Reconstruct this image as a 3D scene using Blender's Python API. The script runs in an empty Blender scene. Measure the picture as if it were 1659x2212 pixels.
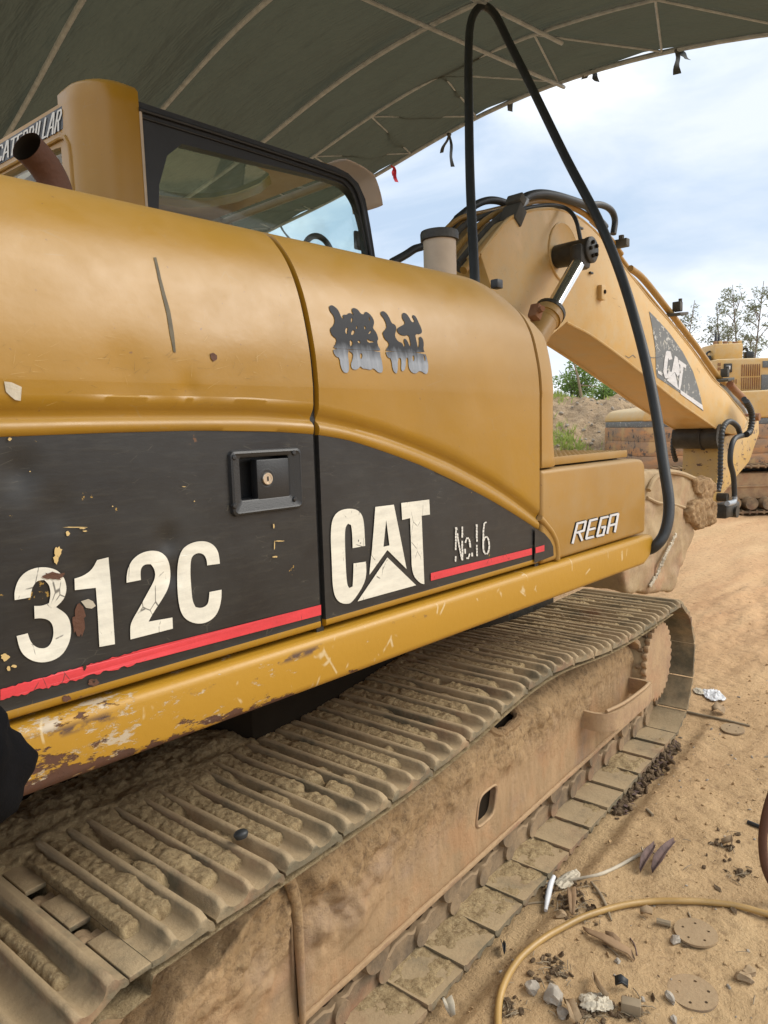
import bpy, bmesh, math, random
import numpy as np
from mathutils import Vector, Matrix
from mathutils.geometry import tessellate_polygon

random.seed(7)
rng = np.random.default_rng(11)
scene = bpy.context.scene
C = scene.collection
PI = math.pi

# ------------------------------------------------------------------ camera
FPX, UX, VY, EYE = 1552.0, 829.5, 1106.0, 1.55      # focal length and centre of the 1659 x 2212 photograph
def _n(a):
    a = np.array(a, float); return a/np.linalg.norm(a)
_X = _n([2290-UX, VY-881, -FPX]); _P = np.array([0, VY-925, -FPX]); _Z = _n(np.cross(_X, _P))
if _Z[1] < 0: _Z = -_Z
_Y = np.cross(_Z, _X)
RW = np.stack([_X, _Y, _Z])
cam_d = bpy.data.cameras.new('camera'); cam = bpy.data.objects.new('camera', cam_d); C.objects.link(cam)
cam_d.sensor_fit = 'HORIZONTAL'; cam_d.sensor_width = 27.0; cam_d.lens = 27.0*FPX/1659
cam_d.clip_start = 0.05; cam_d.clip_end = 3000
M4 = Matrix([list(r) for r in RW]).to_4x4(); M4.translation = (0, 0, EYE)
cam.matrix_world = M4
scene.camera = cam

# ------------------------------------------------------------------ light
SUN_EL, SUN_AZ = 40.0, -46.0        # degrees; azimuth counted from +X towards +Y
world = bpy.data.worlds.new('World'); scene.world = world; world.use_nodes = True
wt = world.node_tree; wt.nodes.clear()
def wn(t, **k):
    n = wt.nodes.new(t)
    for a, b in k.items(): setattr(n, a, b)
    return n
sky = wn('ShaderNodeTexSky', sky_type='NISHITA', sun_disc=False)
sky.sun_elevation = math.radians(SUN_EL); sky.sun_rotation = math.radians(90-SUN_AZ)
sky.air_density = 1.3; sky.dust_density = 2.0; sky.ozone_density = 1.5
wtc = wn('ShaderNodeTexCoord'); wmap = wn('ShaderNodeMapping'); wmap.inputs['Scale'].default_value = (1.0, 1.0, 2.6)
wno = wn('ShaderNodeTexNoise'); wno.inputs['Scale'].default_value = 2.6; wno.inputs['Detail'].default_value = 9; wno.inputs['Roughness'].default_value = .56
wno.inputs['Distortion'].default_value = .35
wr = wn('ShaderNodeValToRGB'); wr.color_ramp.elements[0].position = .33; wr.color_ramp.elements[1].position = .60
wr.color_ramp.elements[0].color = (.05, .05, .05, 1); wr.color_ramp.elements[1].color = (.95, .95, .95, 1)
wmx = wn('ShaderNodeMix', data_type='RGBA')
wbl = wn('ShaderNodeMix', data_type='RGBA'); wbl.inputs['Factor'].default_value = .88; wbl.inputs['B'].default_value = (2.3, 2.9, 3.75, 1)     # thin veil over the clear sky
wcl = wn('ShaderNodeMix', data_type='RGBA'); wcl.inputs['A'].default_value = (3.9, 4.2, 4.6, 1); wcl.inputs['B'].default_value = (6.4, 6.4, 6.4, 1)
wn2 = wn('ShaderNodeTexNoise'); wn2.inputs['Scale'].default_value = 1.5; wn2.inputs['Detail'].default_value = 6
wr2 = wn('ShaderNodeValToRGB'); wr2.color_ramp.elements[0].position = .36; wr2.color_ramp.elements[1].position = .56
wbg = wn('ShaderNodeBackground'); wbg.inputs['Strength'].default_value = .1
wo = wn('ShaderNodeOutputWorld')
L = wt.links.new
L(wtc.outputs['Generated'], wmap.inputs['Vector']); L(wmap.outputs[0], wno.inputs['Vector']); L(wmap.outputs[0], wn2.inputs['Vector']); L(wno.outputs['Fac'], wr.inputs[0])
L(sky.outputs[0], wbl.inputs['A']); L(wn2.outputs['Fac'], wr2.inputs[0]); L(wr2.outputs[0], wcl.inputs['Factor'])
L(wr.outputs[0], wmx.inputs['Factor']); L(wbl.outputs['Result'], wmx.inputs['A']); L(wcl.outputs['Result'], wmx.inputs['B']); L(wmx.outputs['Result'], wbg.inputs['Color']); L(wbg.outputs[0], wo.inputs[0])
sun_d = bpy.data.lights.new('sun', 'SUN'); sun_d.energy = 1.3; sun_d.angle = math.radians(38); sun_d.color = (1, .94, .85)
sun = bpy.data.objects.new('sun', sun_d); C.objects.link(sun)
sd = Vector((math.cos(math.radians(SUN_EL))*math.cos(math.radians(SUN_AZ)), math.cos(math.radians(SUN_EL))*math.sin(math.radians(SUN_AZ)), math.sin(math.radians(SUN_EL))))
sun.rotation_euler = sd.to_track_quat('Z', 'Y').to_euler()
vs = scene.view_settings
vs.view_transform = 'Standard'; vs.look = 'None'; vs.exposure = 1.25; vs.gamma = 1; vs.use_curve_mapping = False
scene.cycles.max_bounces = 8; scene.cycles.transparent_max_bounces = 16
scene.cycles.use_denoising = True

# ------------------------------------------------------------------ sight lines into real planes
def ray(u, v): return RW @ np.array([u-UX, VY-v, -FPX])
def onY(u, v, y): d = ray(u, v); d = d*(y/d[1]); return Vector((d[0], y, d[2]+EYE))
def onZ(u, v, z): d = ray(u, v); d = d*((z-EYE)/d[2]); return Vector((d[0], d[1], z))
def onX(u, v, x): d = ray(u, v); d = d*(x/d[0]); return Vector((x, d[1], d[2]+EYE))
def deep(u, v, depth): d = ray(u, v)*(depth/FPX); return Vector((d[0], d[1], d[2]+EYE))
TH = math.radians(4.2)                      # the undercarriage stands 4.2 degrees off the upper body
TA = np.array([math.cos(TH), math.sin(TH), 0]); TB = np.array([-math.sin(TH), math.cos(TH), 0])
def onT(u, v, D):
    d = ray(u, v); d = d*(D/(d@TB)); return (float(d@TA), D, float(d[2]+EYE))
def TW(x, D, z): p = TA*x + TB*D; return Vector((p[0], p[1], z))

# ------------------------------------------------------------------ numpy noise
_perm = rng.random((256, 256)).astype(np.float64)
def vnoise(x, y):
    xi = np.floor(x).astype(int); yi = np.floor(y).astype(int); fx = x-xi; fy = y-yi
    fx = fx*fx*(3-2*fx); fy = fy*fy*(3-2*fy)
    a = _perm[xi & 255, yi & 255]; b = _perm[(xi+1) & 255, yi & 255]; c = _perm[xi & 255, (yi+1) & 255]; d = _perm[(xi+1) & 255, (yi+1) & 255]
    return (a*(1-fx)+b*fx)*(1-fy)+(c*(1-fx)+d*fx)*fy
def fbm(x, y, oct=5, g=.5):
    s = 0; a = 1; t = 0
    for i in range(oct):
        s = s+a*vnoise(x+i*17.3, y+i*9.1); t += a; a *= g; x = x*2.03; y = y*2.03
    return s/t
def sstep(a, b, x): t = np.clip((x-a)/(b-a), 0, 1); return t*t*(3-2*t)

# ------------------------------------------------------------------ materials
class Mat:
    def __init__(s, name, rough=.6, metal=0.0, spec=.5):
        s.m = bpy.data.materials.new(name); s.m.use_nodes = True; s.t = s.m.node_tree; s.n = s.t.nodes
        s.b = s.n['Principled BSDF']; s.b.inputs['Roughness'].default_value = rough; s.b.inputs['Metallic'].default_value = metal
        s.b.inputs['Specular IOR Level'].default_value = spec
        s.geo = s.n.new('ShaderNodeNewGeometry'); s.pos = s.geo.outputs['Position']
    def link(s, a, b): s.t.links.new(a, b)
    def noise(s, scale, detail=4, rough=.55, vec=None, stretch=None, dist=0):
        n = s.n.new('ShaderNodeTexNoise'); n.inputs['Scale'].default_value = scale; n.inputs['Detail'].default_value = detail
        n.inputs['Roughness'].default_value = rough; n.inputs['Distortion'].default_value = dist
        v = vec or s.pos
        if stretch:
            mp = s.n.new('ShaderNodeMapping'); mp.inputs['Scale'].default_value = stretch; s.link(v, mp.inputs[0]); v = mp.outputs[0]
        s.link(v, n.inputs['Vector']); return n.outputs['Fac']
    def voro(s, scale, feature='F1', stretch=None):
        n = s.n.new('ShaderNodeTexVoronoi'); n.feature = feature; n.inputs['Scale'].default_value = scale
        v = s.pos
        if stretch:
            mp = s.n.new('ShaderNodeMapping'); mp.inputs['Scale'].default_value = stretch; s.link(v, mp.inputs[0]); v = mp.outputs[0]
        s.link(v, n.inputs['Vector']); return n.outputs['Distance']
    def ramp(s, fac, stops):
        r = s.n.new('ShaderNodeValToRGB'); e = r.color_ramp.elements
        while len(e) < len(stops): e.new(.5)
        for i, (p, c) in enumerate(stops):
            if not hasattr(c, '__len__'): c = (c, c, c)
            e[i].position = p; e[i].color = (*c[:3], 1)
        s.link(fac, r.inputs[0]); return r.outputs[0]
    def step(s, fac, a, b):
        m = s.n.new('ShaderNodeMapRange'); m.inputs['From Min'].default_value = a; m.inputs['From Max'].default_value = b; s.link(fac, m.inputs['Value']); return m.outputs['Result']
    def mix(s, fac, a, b):
        m = s.n.new('ShaderNodeMix'); m.data_type = 'RGBA'
        for k, v in (('Factor', fac), ('A', a), ('B', b)):
            i = m.inputs[k] if k != 'Factor' else m.inputs[0]
            if k == 'A': i = m.inputs[6]
            if k == 'B': i = m.inputs[7]
            if hasattr(v, 'is_output') or isinstance(v, bpy.types.NodeSocket): s.link(v, i)
            elif k == 'Factor': i.default_value = v
            else: i.default_value = (*v, 1) if hasattr(v, '__len__') else (v, v, v, 1)
        return m.outputs[2]
    def math(s, op, a, b=0.0):
        m = s.n.new('ShaderNodeMath'); m.operation = op
        for i, v in enumerate((a, b)):
            if isinstance(v, bpy.types.NodeSocket): s.link(v, m.inputs[i])
            else: m.inputs[i].default_value = v
        return m.outputs[0]
    def sepz(s, out='Z', src=None):
        n = s.n.new('ShaderNodeSeparateXYZ'); s.link(src or s.pos, n.inputs[0]); return n.outputs[out]
    def color(s, c):
        if isinstance(c, bpy.types.NodeSocket): s.link(c, s.b.inputs['Base Color'])
        else: s.b.inputs['Base Color'].default_value = (*c, 1)
        return s
    def roughness(s, c): s.link(c, s.b.inputs['Roughness']); return s
    def bump(s, h, dist=.01, strength=1.0):
        b = s.n.new('ShaderNodeBump'); b.inputs['Distance'].default_value = dist; b.inputs['Strength'].default_value = strength
        s.link(h, b.inputs['Height']); s.link(b.outputs[0], s.b.inputs['Normal']); return s

def scratch(m, density=9, seed=(1, 1, 1), width=.025):
    """thin random scratches: edges of stretched cells, kept only where a coarse noise allows"""
    e = m.voro(density, 'DISTANCE_TO_EDGE', seed)
    l = m.step(e, width, width*.35)
    k = m.step(m.noise(density*.9, 3), .60, .66)
    return m.math('MULTIPLY', l, k)

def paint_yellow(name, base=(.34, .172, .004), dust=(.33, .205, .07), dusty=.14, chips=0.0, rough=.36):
    m = Mat(name, rough)
    n1 = m.noise(2.3, 5); n2 = m.noise(60, 4); n3 = m.noise(9, 6, .65)
    c = m.mix(m.ramp(n1, [(.35, 0), (.7, 1)]), base, tuple(x*.84 for x in base))
    up = m.sepz('Z', m.geo.outputs['Normal'])
    dz = m.math('MULTIPLY', m.step(up, .1, 1.0), .45)
    df = m.math('ADD', m.math('MULTIPLY', m.ramp(n3, [(.4, 0), (.75, 1)]), dusty), m.math('ADD', dz, dusty*.35))
    c = m.mix(df, c, dust)
    sc = m.math('ADD', scratch(m, 11, (1, 1, 2.3)), scratch(m, 23, (1.7, 1, .8), .03))
    c = m.mix(m.math('MULTIPLY', sc, .35), c, (.30, .20, .08))
    sp = m.step(m.noise(75, 2, .6), .735, .75)
    c = m.mix(m.math('MULTIPLY', sp, .7), c, (.16, .08, .035))
    if chips:
        ch = m.step(m.noise(13, 7, .62, stretch=(1, 1, 1.9)), .64-chips*.12, .66-chips*.12)
        c = m.mix(ch, c, (.115, .06, .035))
    m.color(c); m.b.inputs['Coat Weight'].default_value = .10; m.b.inputs['Coat Roughness'].default_value = .25
    m.roughness(m.ramp(m.math('ADD', m.math('MULTIPLY', n3, .6), m.math('MULTIPLY', df, .4)), [(.2, rough-.08), (.8, rough+.28)]))
    m.bump(m.math('ADD', m.math('MULTIPLY', n2, .15), m.noise(6, 2)), .004, .5)
    return m.m

MAT = {}
MAT['yellow'] = paint_yellow('yellow paint')
MAT['yellow_dusty'] = paint_yellow('dusty yellow paint', base=(.37, .185, .012), dust=(.36, .25, .12), dusty=.42, rough=.5)
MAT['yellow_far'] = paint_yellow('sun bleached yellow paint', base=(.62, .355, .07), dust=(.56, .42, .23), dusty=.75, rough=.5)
def m_sill():
    m = Mat('worn yellow paint', .42)
    n = m.math('ADD', m.math('MULTIPLY', m.noise(26, 8, .7, stretch=(.6, 1, 1.5)), .55), m.math('MULTIPLY', m.noise(5, 5, .6), .45)); x = m.sepz('X'); z = m.sepz('Z')
    near = m.math('SUBTRACT', 1.0, m.math('MULTIPLY', x, .95))                 # the rear end has been knocked about most
    w = m.math('ADD', n, m.math('MULTIPLY', near, .17))
    base = m.mix(m.noise(3, 4), (.44, .235, .02), (.38, .205, .02))
    prim = m.step(m.math('ADD', m.noise(22, 8, .75, stretch=(.55, 1, 1.3)), m.math('MULTIPLY', near, .17)), .635, .67)
    c = m.mix(m.math('MULTIPLY', prim, .7), base, (.50, .46, .38))
    lowr = m.math('MULTIPLY', m.step(z, 1.055, 1.0), .14)
    rust = m.step(m.math('ADD', w, lowr), .655, .675)
    rc = m.mix(m.noise(40, 5), (.12, .045, .018), (.075, .04, .028))
    c = m.mix(rust, c, rc)
    e2 = m.math('ABSOLUTE', m.math('SUBTRACT', z, 1.087)); line = m.math('MULTIPLY', m.step(e2, .011, .002), m.step(m.math('ADD', m.noise(16, 6, .6, stretch=(.6, 1, 1)), m.math('MULTIPLY', near, .15)), .55, .6))
    c = m.mix(line, c, (.10, .058, .04))
    c = m.mix(m.math('MULTIPLY', scratch(m, 17, (1, 1, .5), .04), .7), c, (.62, .50, .30))
    m.color(c); m.roughness(m.ramp(rust, [(0, .42), (1, .85)]))
    m.bump(m.math('SUBTRACT', m.math('MULTIPLY', m.noise(60, 4), .3), m.math('MULTIPLY', m.math('ADD', rust, m.math('MULTIPLY', prim, .3)), .7)), .002, .7)
    return m.m
MAT['sill'] = m_sill()
def m_black_panel():
    m = Mat('black panel paint', .36)
    n = m.noise(4, 6, .6); g = m.noise(30, 5, .7, stretch=(.5, 1, 3))
    c = m.mix(m.ramp(n, [(.3, 0), (.75, 1)]), (.009, .009, .010), (.026, .025, .022))
    c = m.mix(m.math('MULTIPLY', m.ramp(g, [(.5, 0), (.8, 1)]), .28), c, (.07, .065, .05))
    c = m.mix(m.math('MULTIPLY', scratch(m, 21, (1, 1, 3.2), .022), .4), c, (.13, .12, .09))
    x = m.sepz('X'); near = m.step(x, .72, .35)
    ch = m.step(m.math('ADD', m.noise(24, 6, .7), m.math('MULTIPLY', near, .07)), .715, .73)
    c = m.mix(ch, c, (.36, .22, .05))
    ru = m.step(m.math('ADD', m.noise(9, 6, .7), m.math('MULTIPLY', near, .06)), .735, .76)
    c = m.mix(ru, c, (.12, .055, .025))
    m.color(c); m.roughness(m.ramp(n, [(.3, .30), (.75, .52)])); m.bump(m.math('ADD', m.noise(5, 3), m.math('MULTIPLY', g, .1)), .006, .5)
    return m.m
MAT['panel'] = m_black_panel()
def m_decal(name, base, crack=.8, hole=None):
    m = Mat(name, .5)
    c = m.mix(m.ramp(m.noise(25, 5, .65, stretch=(.6, 1, 2.5)), [(.35, 0), (.7, 1)]), base, tuple(x*.80 for x in base))
    e = m.voro(19, 'DISTANCE_TO_EDGE', (1.7, 1, .8)); l = m.step(e, .022, .008)
    k = m.step(m.noise(24, 4), .55, .60)
    c = m.mix(m.math('MULTIPLY', m.math('MULTIPLY', l, k), crack), c, (.03, .028, .025))
    f = m.step(m.noise(38, 5, .7), .70, .72)
    c = m.mix(f, c, (.025, .023, .02))
    m.color(c); m.bump(m.noise(90, 3), .001, .5); return m.m
MAT['white_decal'] = m_decal('white lettering film', (.74, .71, .60))
MAT['red_decal'] = m_decal('red stripe film', (.66, .045, .055))
MAT['stencil'] = m_decal('white stencil paint', (.70, .68, .62), .4)
MAT['silver_decal'] = m_decal('pale lettering film', (.66, .66, .66), .2)
MAT['ink'] = Mat('black brush lettering', .28).color((.012, .013, .015)).m
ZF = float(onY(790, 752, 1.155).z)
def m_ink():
    m = Mat('brush lettering with painted sky sheen', .5, spec=.2); z = m.sepz('Z')
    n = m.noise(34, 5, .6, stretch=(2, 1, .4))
    f = m.step(m.math('ADD', z, m.math('MULTIPLY', n, .03)), ZF+.022, ZF-.012)  # grey below this height: sky reflection painted into the black lettering
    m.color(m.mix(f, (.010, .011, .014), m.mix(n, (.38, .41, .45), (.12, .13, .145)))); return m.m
MAT['ink_sky_sheen'] = m_ink()
def m_plain(name, c, rough=.6, metal=0, var=.2, scale=12, bump=.0, bs=60):
    m = Mat(name, rough, metal); n = m.noise(scale, 5)
    m.color(m.mix(m.ramp(n, [(.3, 0), (.7, 1)]), c, tuple(x*(1-var) for x in c)))
    if bump: m.bump(m.noise(bs, 4), bump, .8)
    return m.m
MAT['black_plastic'] = m_plain('black plastic', (.018, .019, .02), .42, bump=.0006, bs=400)
MAT['rubber'] = m_plain('black rubber hose', (.03, .034, .036), .5, var=.3, bump=.0006, bs=120)
MAT['rubber_dusty'] = m_plain('dusty rubber', (.10, .095, .08), .8, var=.5, bump=.001, bs=60)
MAT['gasket'] = m_plain('black window gasket', (.02, .021, .023), .5, bump=.001, bs=80)
MAT['seam'] = m_plain('dark gap filler', (.022, .016, .010), .95); MAT['seam'].node_tree.nodes['Principled BSDF'].inputs['Specular IOR Level'].default_value = .1
MAT['chrome'] = m_plain('polished cylinder rod', (.75, .75, .74), .16, 1.0, .1)
MAT['lock'] = m_plain('nickel lock', (.70, .62, .50), .28, 1.0)
MAT['brass'] = m_plain('brass', (.55, .33, .12), .4, .8)
MAT['grease'] = m_plain('greasy dark steel', (.05, .045, .035), .5, .2, .5, 20, .003)
def m_rust(name, a=(.13, .05, .025), b=(.06, .03, .02), dust=.3):
    m = Mat(name, .85); c = m.mix(m.noise(18, 6, .7), a, b); c = m.mix(m.math('MULTIPLY', m.ramp(m.noise(5, 5), [(.35, 0), (.7, 1)]), dust), c, (.34, .23, .12))
    m.color(c); m.bump(m.noise(90, 5), .003, .8); return m.m
MAT['rust'] = m_rust('rusty steel pipe', dust=.05)
MAT['rust_plate'] = m_rust('rusty painted plate', (.30, .105, .04), (.17, .085, .045), .5)
def m_steelmud(name, steel=(.165, .125, .08), mud=(.40, .285, .155), amt=.5, rust=(.30, .14, .07), sc=7):
    m = Mat(name, .8)
    n = m.noise(sc, 8, .62); f = m.noise(70, 6, .7)
    c = m.mix(m.ramp(f, [(.35, 0), (.65, 1)]), steel, tuple(x*.72 for x in steel))
    c = m.mix(m.math('MULTIPLY', m.ramp(m.noise(4.5, 6, .65), [(.50, 0), (.64, 1)]), .6), c, rust)
    up = m.math('MULTIPLY', m.step(m.sepz('Z', m.geo.outputs['Normal']), .1, .9), .22)
    k = m.step(m.math('ADD', m.math('ADD', n, up), amt-.5), .42, .66)
    c = m.mix(m.math('MULTIPLY', k, .9), c, m.mix(f, mud, tuple(x*.78 for x in mud)))
    m.color(c); m.bump(m.math('ADD', m.math('MULTIPLY', f, .6), m.math('MULTIPLY', n, 1.0)), .006, .8); return m.m
MAT['shoe'] = m_steelmud('muddy track steel', (.160, .135, .084), (.42, .31, .175), .47)
MAT['frame'] = m_steelmud('mud coated frame steel', (.33, .205, .12), (.47, .32, .175), .58, (.44, .215, .11))
MAT['link'] = m_steelmud('mud caked link steel', (.15, .11, .07), (.36, .25, .14), .55)
MAT['plate_in'] = m_steelmud('dusty shoe plate', (.24, .19, .12), (.44, .32, .175), .75)
MAT['bucket'] = m_steelmud('mud caked bucket steel', (.34, .22, .13), (.45, .33, .18), .6, (.42, .20, .10), 4)
def m_mud(name, a=(.44, .325, .18), b=(.25, .175, .095), straw=.5, sc=1.0):
    m = Mat(name, .95, spec=.2)
    n = m.noise(6*sc, 6, .6); f = m.noise(120*sc, 6, .75); g = m.noise(46*sc, 7, .78)
    c = m.mix(m.ramp(n, [(.3, 0), (.7, 1)]), a, tuple(x*.72 for x in a))
    c = m.mix(m.ramp(g, [(.36, 1), (.54, 0)]), c, b)
    c = m.mix(m.math('MULTIPLY', m.ramp(f, [(.52, 0), (.72, 1)]), straw), c, (.56, .45, .27))
    m.color(c); m.bump(m.math('ADD', m.math('MULTIPLY', f, .5), g), .012, 1.0); return m.m
MAT['mud'] = m_mud('dried clay mud', (.50, .37, .20), (.24, .165, .085), .85)
MAT['mud_frame'] = m_mud('clay crust', (.48, .315, .165), (.24, .15, .08), .25)
def m_framemix():
    m = Mat('clay crusted frame steel', .88, spec=.25)
    f = m.noise(80, 6, .72); g = m.noise(46, 7, .78); n = m.noise(6, 6, .62); z = m.sepz('Z')
    st = m.mix(m.ramp(m.noise(9, 7, .65, stretch=(1, 1, .35)), [(.35, 0), (.62, 1)]), (.42, .28, .155), (.31, .21, .115))
    st = m.mix(m.math('MULTIPLY', m.ramp(m.noise(5, 7, .65), [(.50, 0), (.62, 1)]), .45), st, (.40, .215, .105)); st = m.mix(m.math('MULTIPLY', m.ramp(m.noise(3.2, 6, .6), [(.52, 0), (.66, 1)]), .6), st, (.27, .20, .15))
    mu = m.mix(m.ramp(n, [(.3, 0), (.7, 1)]), (.48, .325, .17), (.36, .24, .125)); mu = m.mix(m.ramp(g, [(.36, 1), (.54, 0)]), mu, (.22, .145, .08)); mu = m.mix(m.math('MULTIPLY', m.ramp(f, [(.54, 0), (.72, 1)]), .5), mu, (.56, .43, .26))
    k = m.step(m.math('ADD', z, m.math('MULTIPLY', m.noise(7, 7, .68), .42)), .56, .70)
    m.color(m.mix(k, st, mu)); m.bump(m.math('ADD', m.math('MULTIPLY', g, m.math('ADD', m.math('MULTIPLY', k, .8), .25)), m.math('MULTIPLY', f, .35)), .010, 1.0); return m.m
MAT['frame_mix'] = m_framemix()
MAT['clod'] = m_mud('dark broken clod', (.20, .135, .08), (.09, .06, .035), .4)
def m_ground():
    m = Mat('trodden laterite clay', .95, spec=.2)
    big = m.noise(.35, 5, .6); n = m.noise(2.2, 7, .62); g = m.noise(22, 7, .7); f = m.noise(110, 5, .75)
    tr = m.noise(1.3, 7, .6, stretch=(.35, 2.6, 1))
    x = m.sepz('X'); far = m.step(x, 2.5, 6.0)
    c = m.mix(m.ramp(n, [(.3, 0), (.7, 1)]), (.57, .40, .215), (.46, .31, .165))
    c2 = m.mix(m.ramp(tr, [(.35, 0), (.65, 1)]), (.62, .41, .225), (.50, .29, .15))
    c = m.mix(m.math('MULTIPLY', far, .85), c, c2)
    c = m.mix(m.math('MULTIPLY', m.ramp(big, [(.45, 0), (.65, 1)]), .5), c, (.50, .33, .17))
    c = m.mix(m.math('MULTIPLY', m.ramp(g, [(.30, 1), (.47, 0)]), .6), c, (.19, .12, .065))
    c = m.mix(m.math('MULTIPLY', m.ramp(f, [(.58, 0), (.70, 1)]), .55), c, (.62, .47, .30))
    m.color(c); m.bump(m.math('ADD', m.math('ADD', g, m.math('MULTIPLY', f, .35)), m.math('MULTIPLY', m.noise(7, 5), 1.5)), .016, 1.0); return m.m
MAT['ground'] = m_ground()
def m_mound():
    m = Mat('rubbly earth', .95, spec=.2)
    n = m.noise(.6, 7, .6); g = m.noise(5, 7, .7); f = m.noise(22, 4, .7)
    c = m.mix(m.ramp(n, [(.35, 0), (.65, 1)]), (.56, .41, .25), (.42, .31, .20))
    c = m.mix(m.math('MULTIPLY', m.ramp(g, [(.34, 1), (.5, 0)]), .7), c, (.15, .105, .07))
    c = m.mix(m.math('MULTIPLY', m.ramp(f, [(.6, 0), (.7, 1)]), .7), c, (.60, .52, .42))
    m.color(c); m.bump(m.math('ADD', g, m.math('MULTIPLY', f, .5)), .12, 1.0); return m.m
MAT['mound'] = m_mound()
def m_leafy(name, a, b, tr=.35):
    m = Mat(name, .6); m.color(m.mix(m.noise(3.1, 4), a, b)); m.b.inputs['Subsurface Weight'].default_value = 0
    t = m.n.new('ShaderNodeBsdfTranslucent'); t.inputs['Color'].default_value = (*[min(1, x*1.6) for x in a], 1)
    mx = m.n.new('ShaderNodeMixShader'); mx.inputs[0].default_value = tr
    m.link(m.b.outputs[0], mx.inputs[1]); m.link(t.outputs[0], mx.inputs[2]); m.link(mx.outputs[0], m.n['Material Output'].inputs['Surface']); return m.m
MAT['leaf'] = m_leafy('green foliage', (.17, .26, .06), (.10, .17, .04))
MAT['leaf_grey'] = m_leafy('grey green foliage', (.17, .19, .11), (.11, .125, .08))
MAT['grass'] = m_leafy('weedy grass', (.30, .36, .09), (.20, .27, .06))
MAT['bark'] = m_plain('pale bark', (.22, .18, .14), .9, var=.4)
MAT['dead_wood'] = m_plain('dead wood', (.32, .25, .16), .9, var=.4)
def m_tarp():
    m = Mat('green canopy tarpaulin', .75, spec=.2)
    n = m.noise(2.0, 4, .5, stretch=(1, .4, 1)); w = m.noise(1.1, 5, .6, stretch=(3, .5, 1))
    col = m.mix(m.ramp(n, [(.3, 0), (.7, 1)]), (.058, .054, .026), (.043, .041, .020)); m.color(col)
    t = m.n.new('ShaderNodeBsdfTranslucent'); t.inputs['Color'].default_value = (.056, .058, .040, 1)
    mx = m.n.new('ShaderNodeMixShader'); mx.inputs[0].default_value = .5
    m.bump(w, .14, .9); b = m.b.inputs['Normal'].links[0].from_socket; m.link(b, t.inputs['Normal'])
    m.link(m.b.outputs[0], mx.inputs[1]); m.link(t.outputs[0], mx.inputs[2]); m.link(mx.outputs[0], m.n['Material Output'].inputs['Surface']); return m.m
MAT['tarp'] = m_tarp()
MAT['galv'] = m_plain('galvanised tube', (.40, .45, .50), .55, .1, .35, 20, .001)
def m_glass():
    m = Mat('tinted cab glass', .03); m.n.remove(m.b)
    g = m.n.new('ShaderNodeBsdfGlossy'); g.inputs['Roughness'].default_value = .04; g.inputs['Color'].default_value = (.8, .85, .85, 1)
    t = m.n.new('ShaderNodeBsdfTransparent'); t.inputs['Color'].default_value = (.92, .975, .96, 1)
    d = m.n.new('ShaderNodeBsdfDiffuse'); d.inputs['Color'].default_value = (.4, .4, .35, 1)
    fr = m.n.new('ShaderNodeFresnel'); fr.inputs['IOR'].default_value = 1.45
    a = m.n.new('ShaderNodeMixShader'); bf = m.math('MULTIPLY', fr.outputs[0], m.math('SUBTRACT', 1.0, m.geo.outputs['Backfacing'])); m.link(bf, a.inputs[0]); m.link(t.outputs[0], a.inputs[1]); m.link(g.outputs[0], a.inputs[2])
    b = m.n.new('ShaderNodeMixShader'); k = m.math('MULTIPLY', m.ramp(m.noise(5, 6, .65), [(.5, .15), (.75, 1)]), .10)
    m.link(k, b.inputs[0]); m.link(a.outputs[0], b.inputs[1]); m.link(d.outputs[0], b.inputs[2]); m.link(b.outputs[0], m.n['Material Output'].inputs['Surface']); return m.m
MAT['glass'] = m_glass()
MAT['cloth'] = m_plain('black cloth', (.006, .006, .007), 1.0, var=.4, scale=30, bump=.001, bs=300)
MAT['cloth'].node_tree.nodes['Principled BSDF'].inputs['Specular IOR Level'].default_value = .1
MAT['skin'] = m_plain('skin', (.42, .25, .17), .55)
MAT['hair'] = m_plain('black hair', (.01, .009, .008), .6)
MAT['hose_yellow'] = m_plain('yellow plastic hose', (.46, .29, .10), .38, var=.3, scale=5, bump=.0008, bs=90)
MAT['paper'] = m_plain('crumpled pale paper', (.62, .55, .42), .9, var=.35, bump=.002, bs=70)
MAT['white_plastic'] = m_plain('white plastic film', (.72, .73, .74), .4, var=.2, bump=.002, bs=60)
MAT['card'] = m_plain('brown cardboard', (.34, .22, .12), .9, var=.3, bump=.001)
MAT['leaf_dry'] = m_plain('dry purple brown leaf', (.16, .10, .085), .8, var=.5, scale=40, bump=.001)
MAT['leaf_tan'] = m_plain('dry tan leaf', (.36, .25, .14), .8, var=.4, scale=40, bump=.001)
MAT['stone'] = m_plain('pale stone', (.42, .37, .30), .9, var=.4, scale=30, bump=.004)
MAT['disc'] = m_steelmud('dusty steel disc', (.30, .22, .14), (.40, .28, .155), .55)
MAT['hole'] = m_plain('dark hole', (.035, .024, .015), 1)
MAT['cream'] = m_plain('beige visor plastic', (.50, .40, .29), .55, var=.2)
def m_visor():
    m = Mat('translucent beige visor', .5); m.color(m.mix(m.noise(6, 5), (.75, .64, .55), (.66, .55, .47)))
    t = m.n.new('ShaderNodeBsdfTranslucent'); t.inputs['Color'].default_value = (.85, .78, .70, 1); mx = m.n.new('ShaderNodeMixShader'); mx.inputs[0].default_value = .55
    m.link(m.b.outputs[0], mx.inputs[1]); m.link(t.outputs[0], mx.inputs[2]); m.link(mx.outputs[0], m.n['Material Output'].inputs['Surface']); return m.m
MAT['visor'] = m_visor()
MAT['tar'] = m_plain('dark tar streak', (.10, .075, .03), .6, var=.5, scale=60)
MAT['chip'] = m_plain('bright scratch to primer', (.62, .44, .18), .5)
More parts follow.
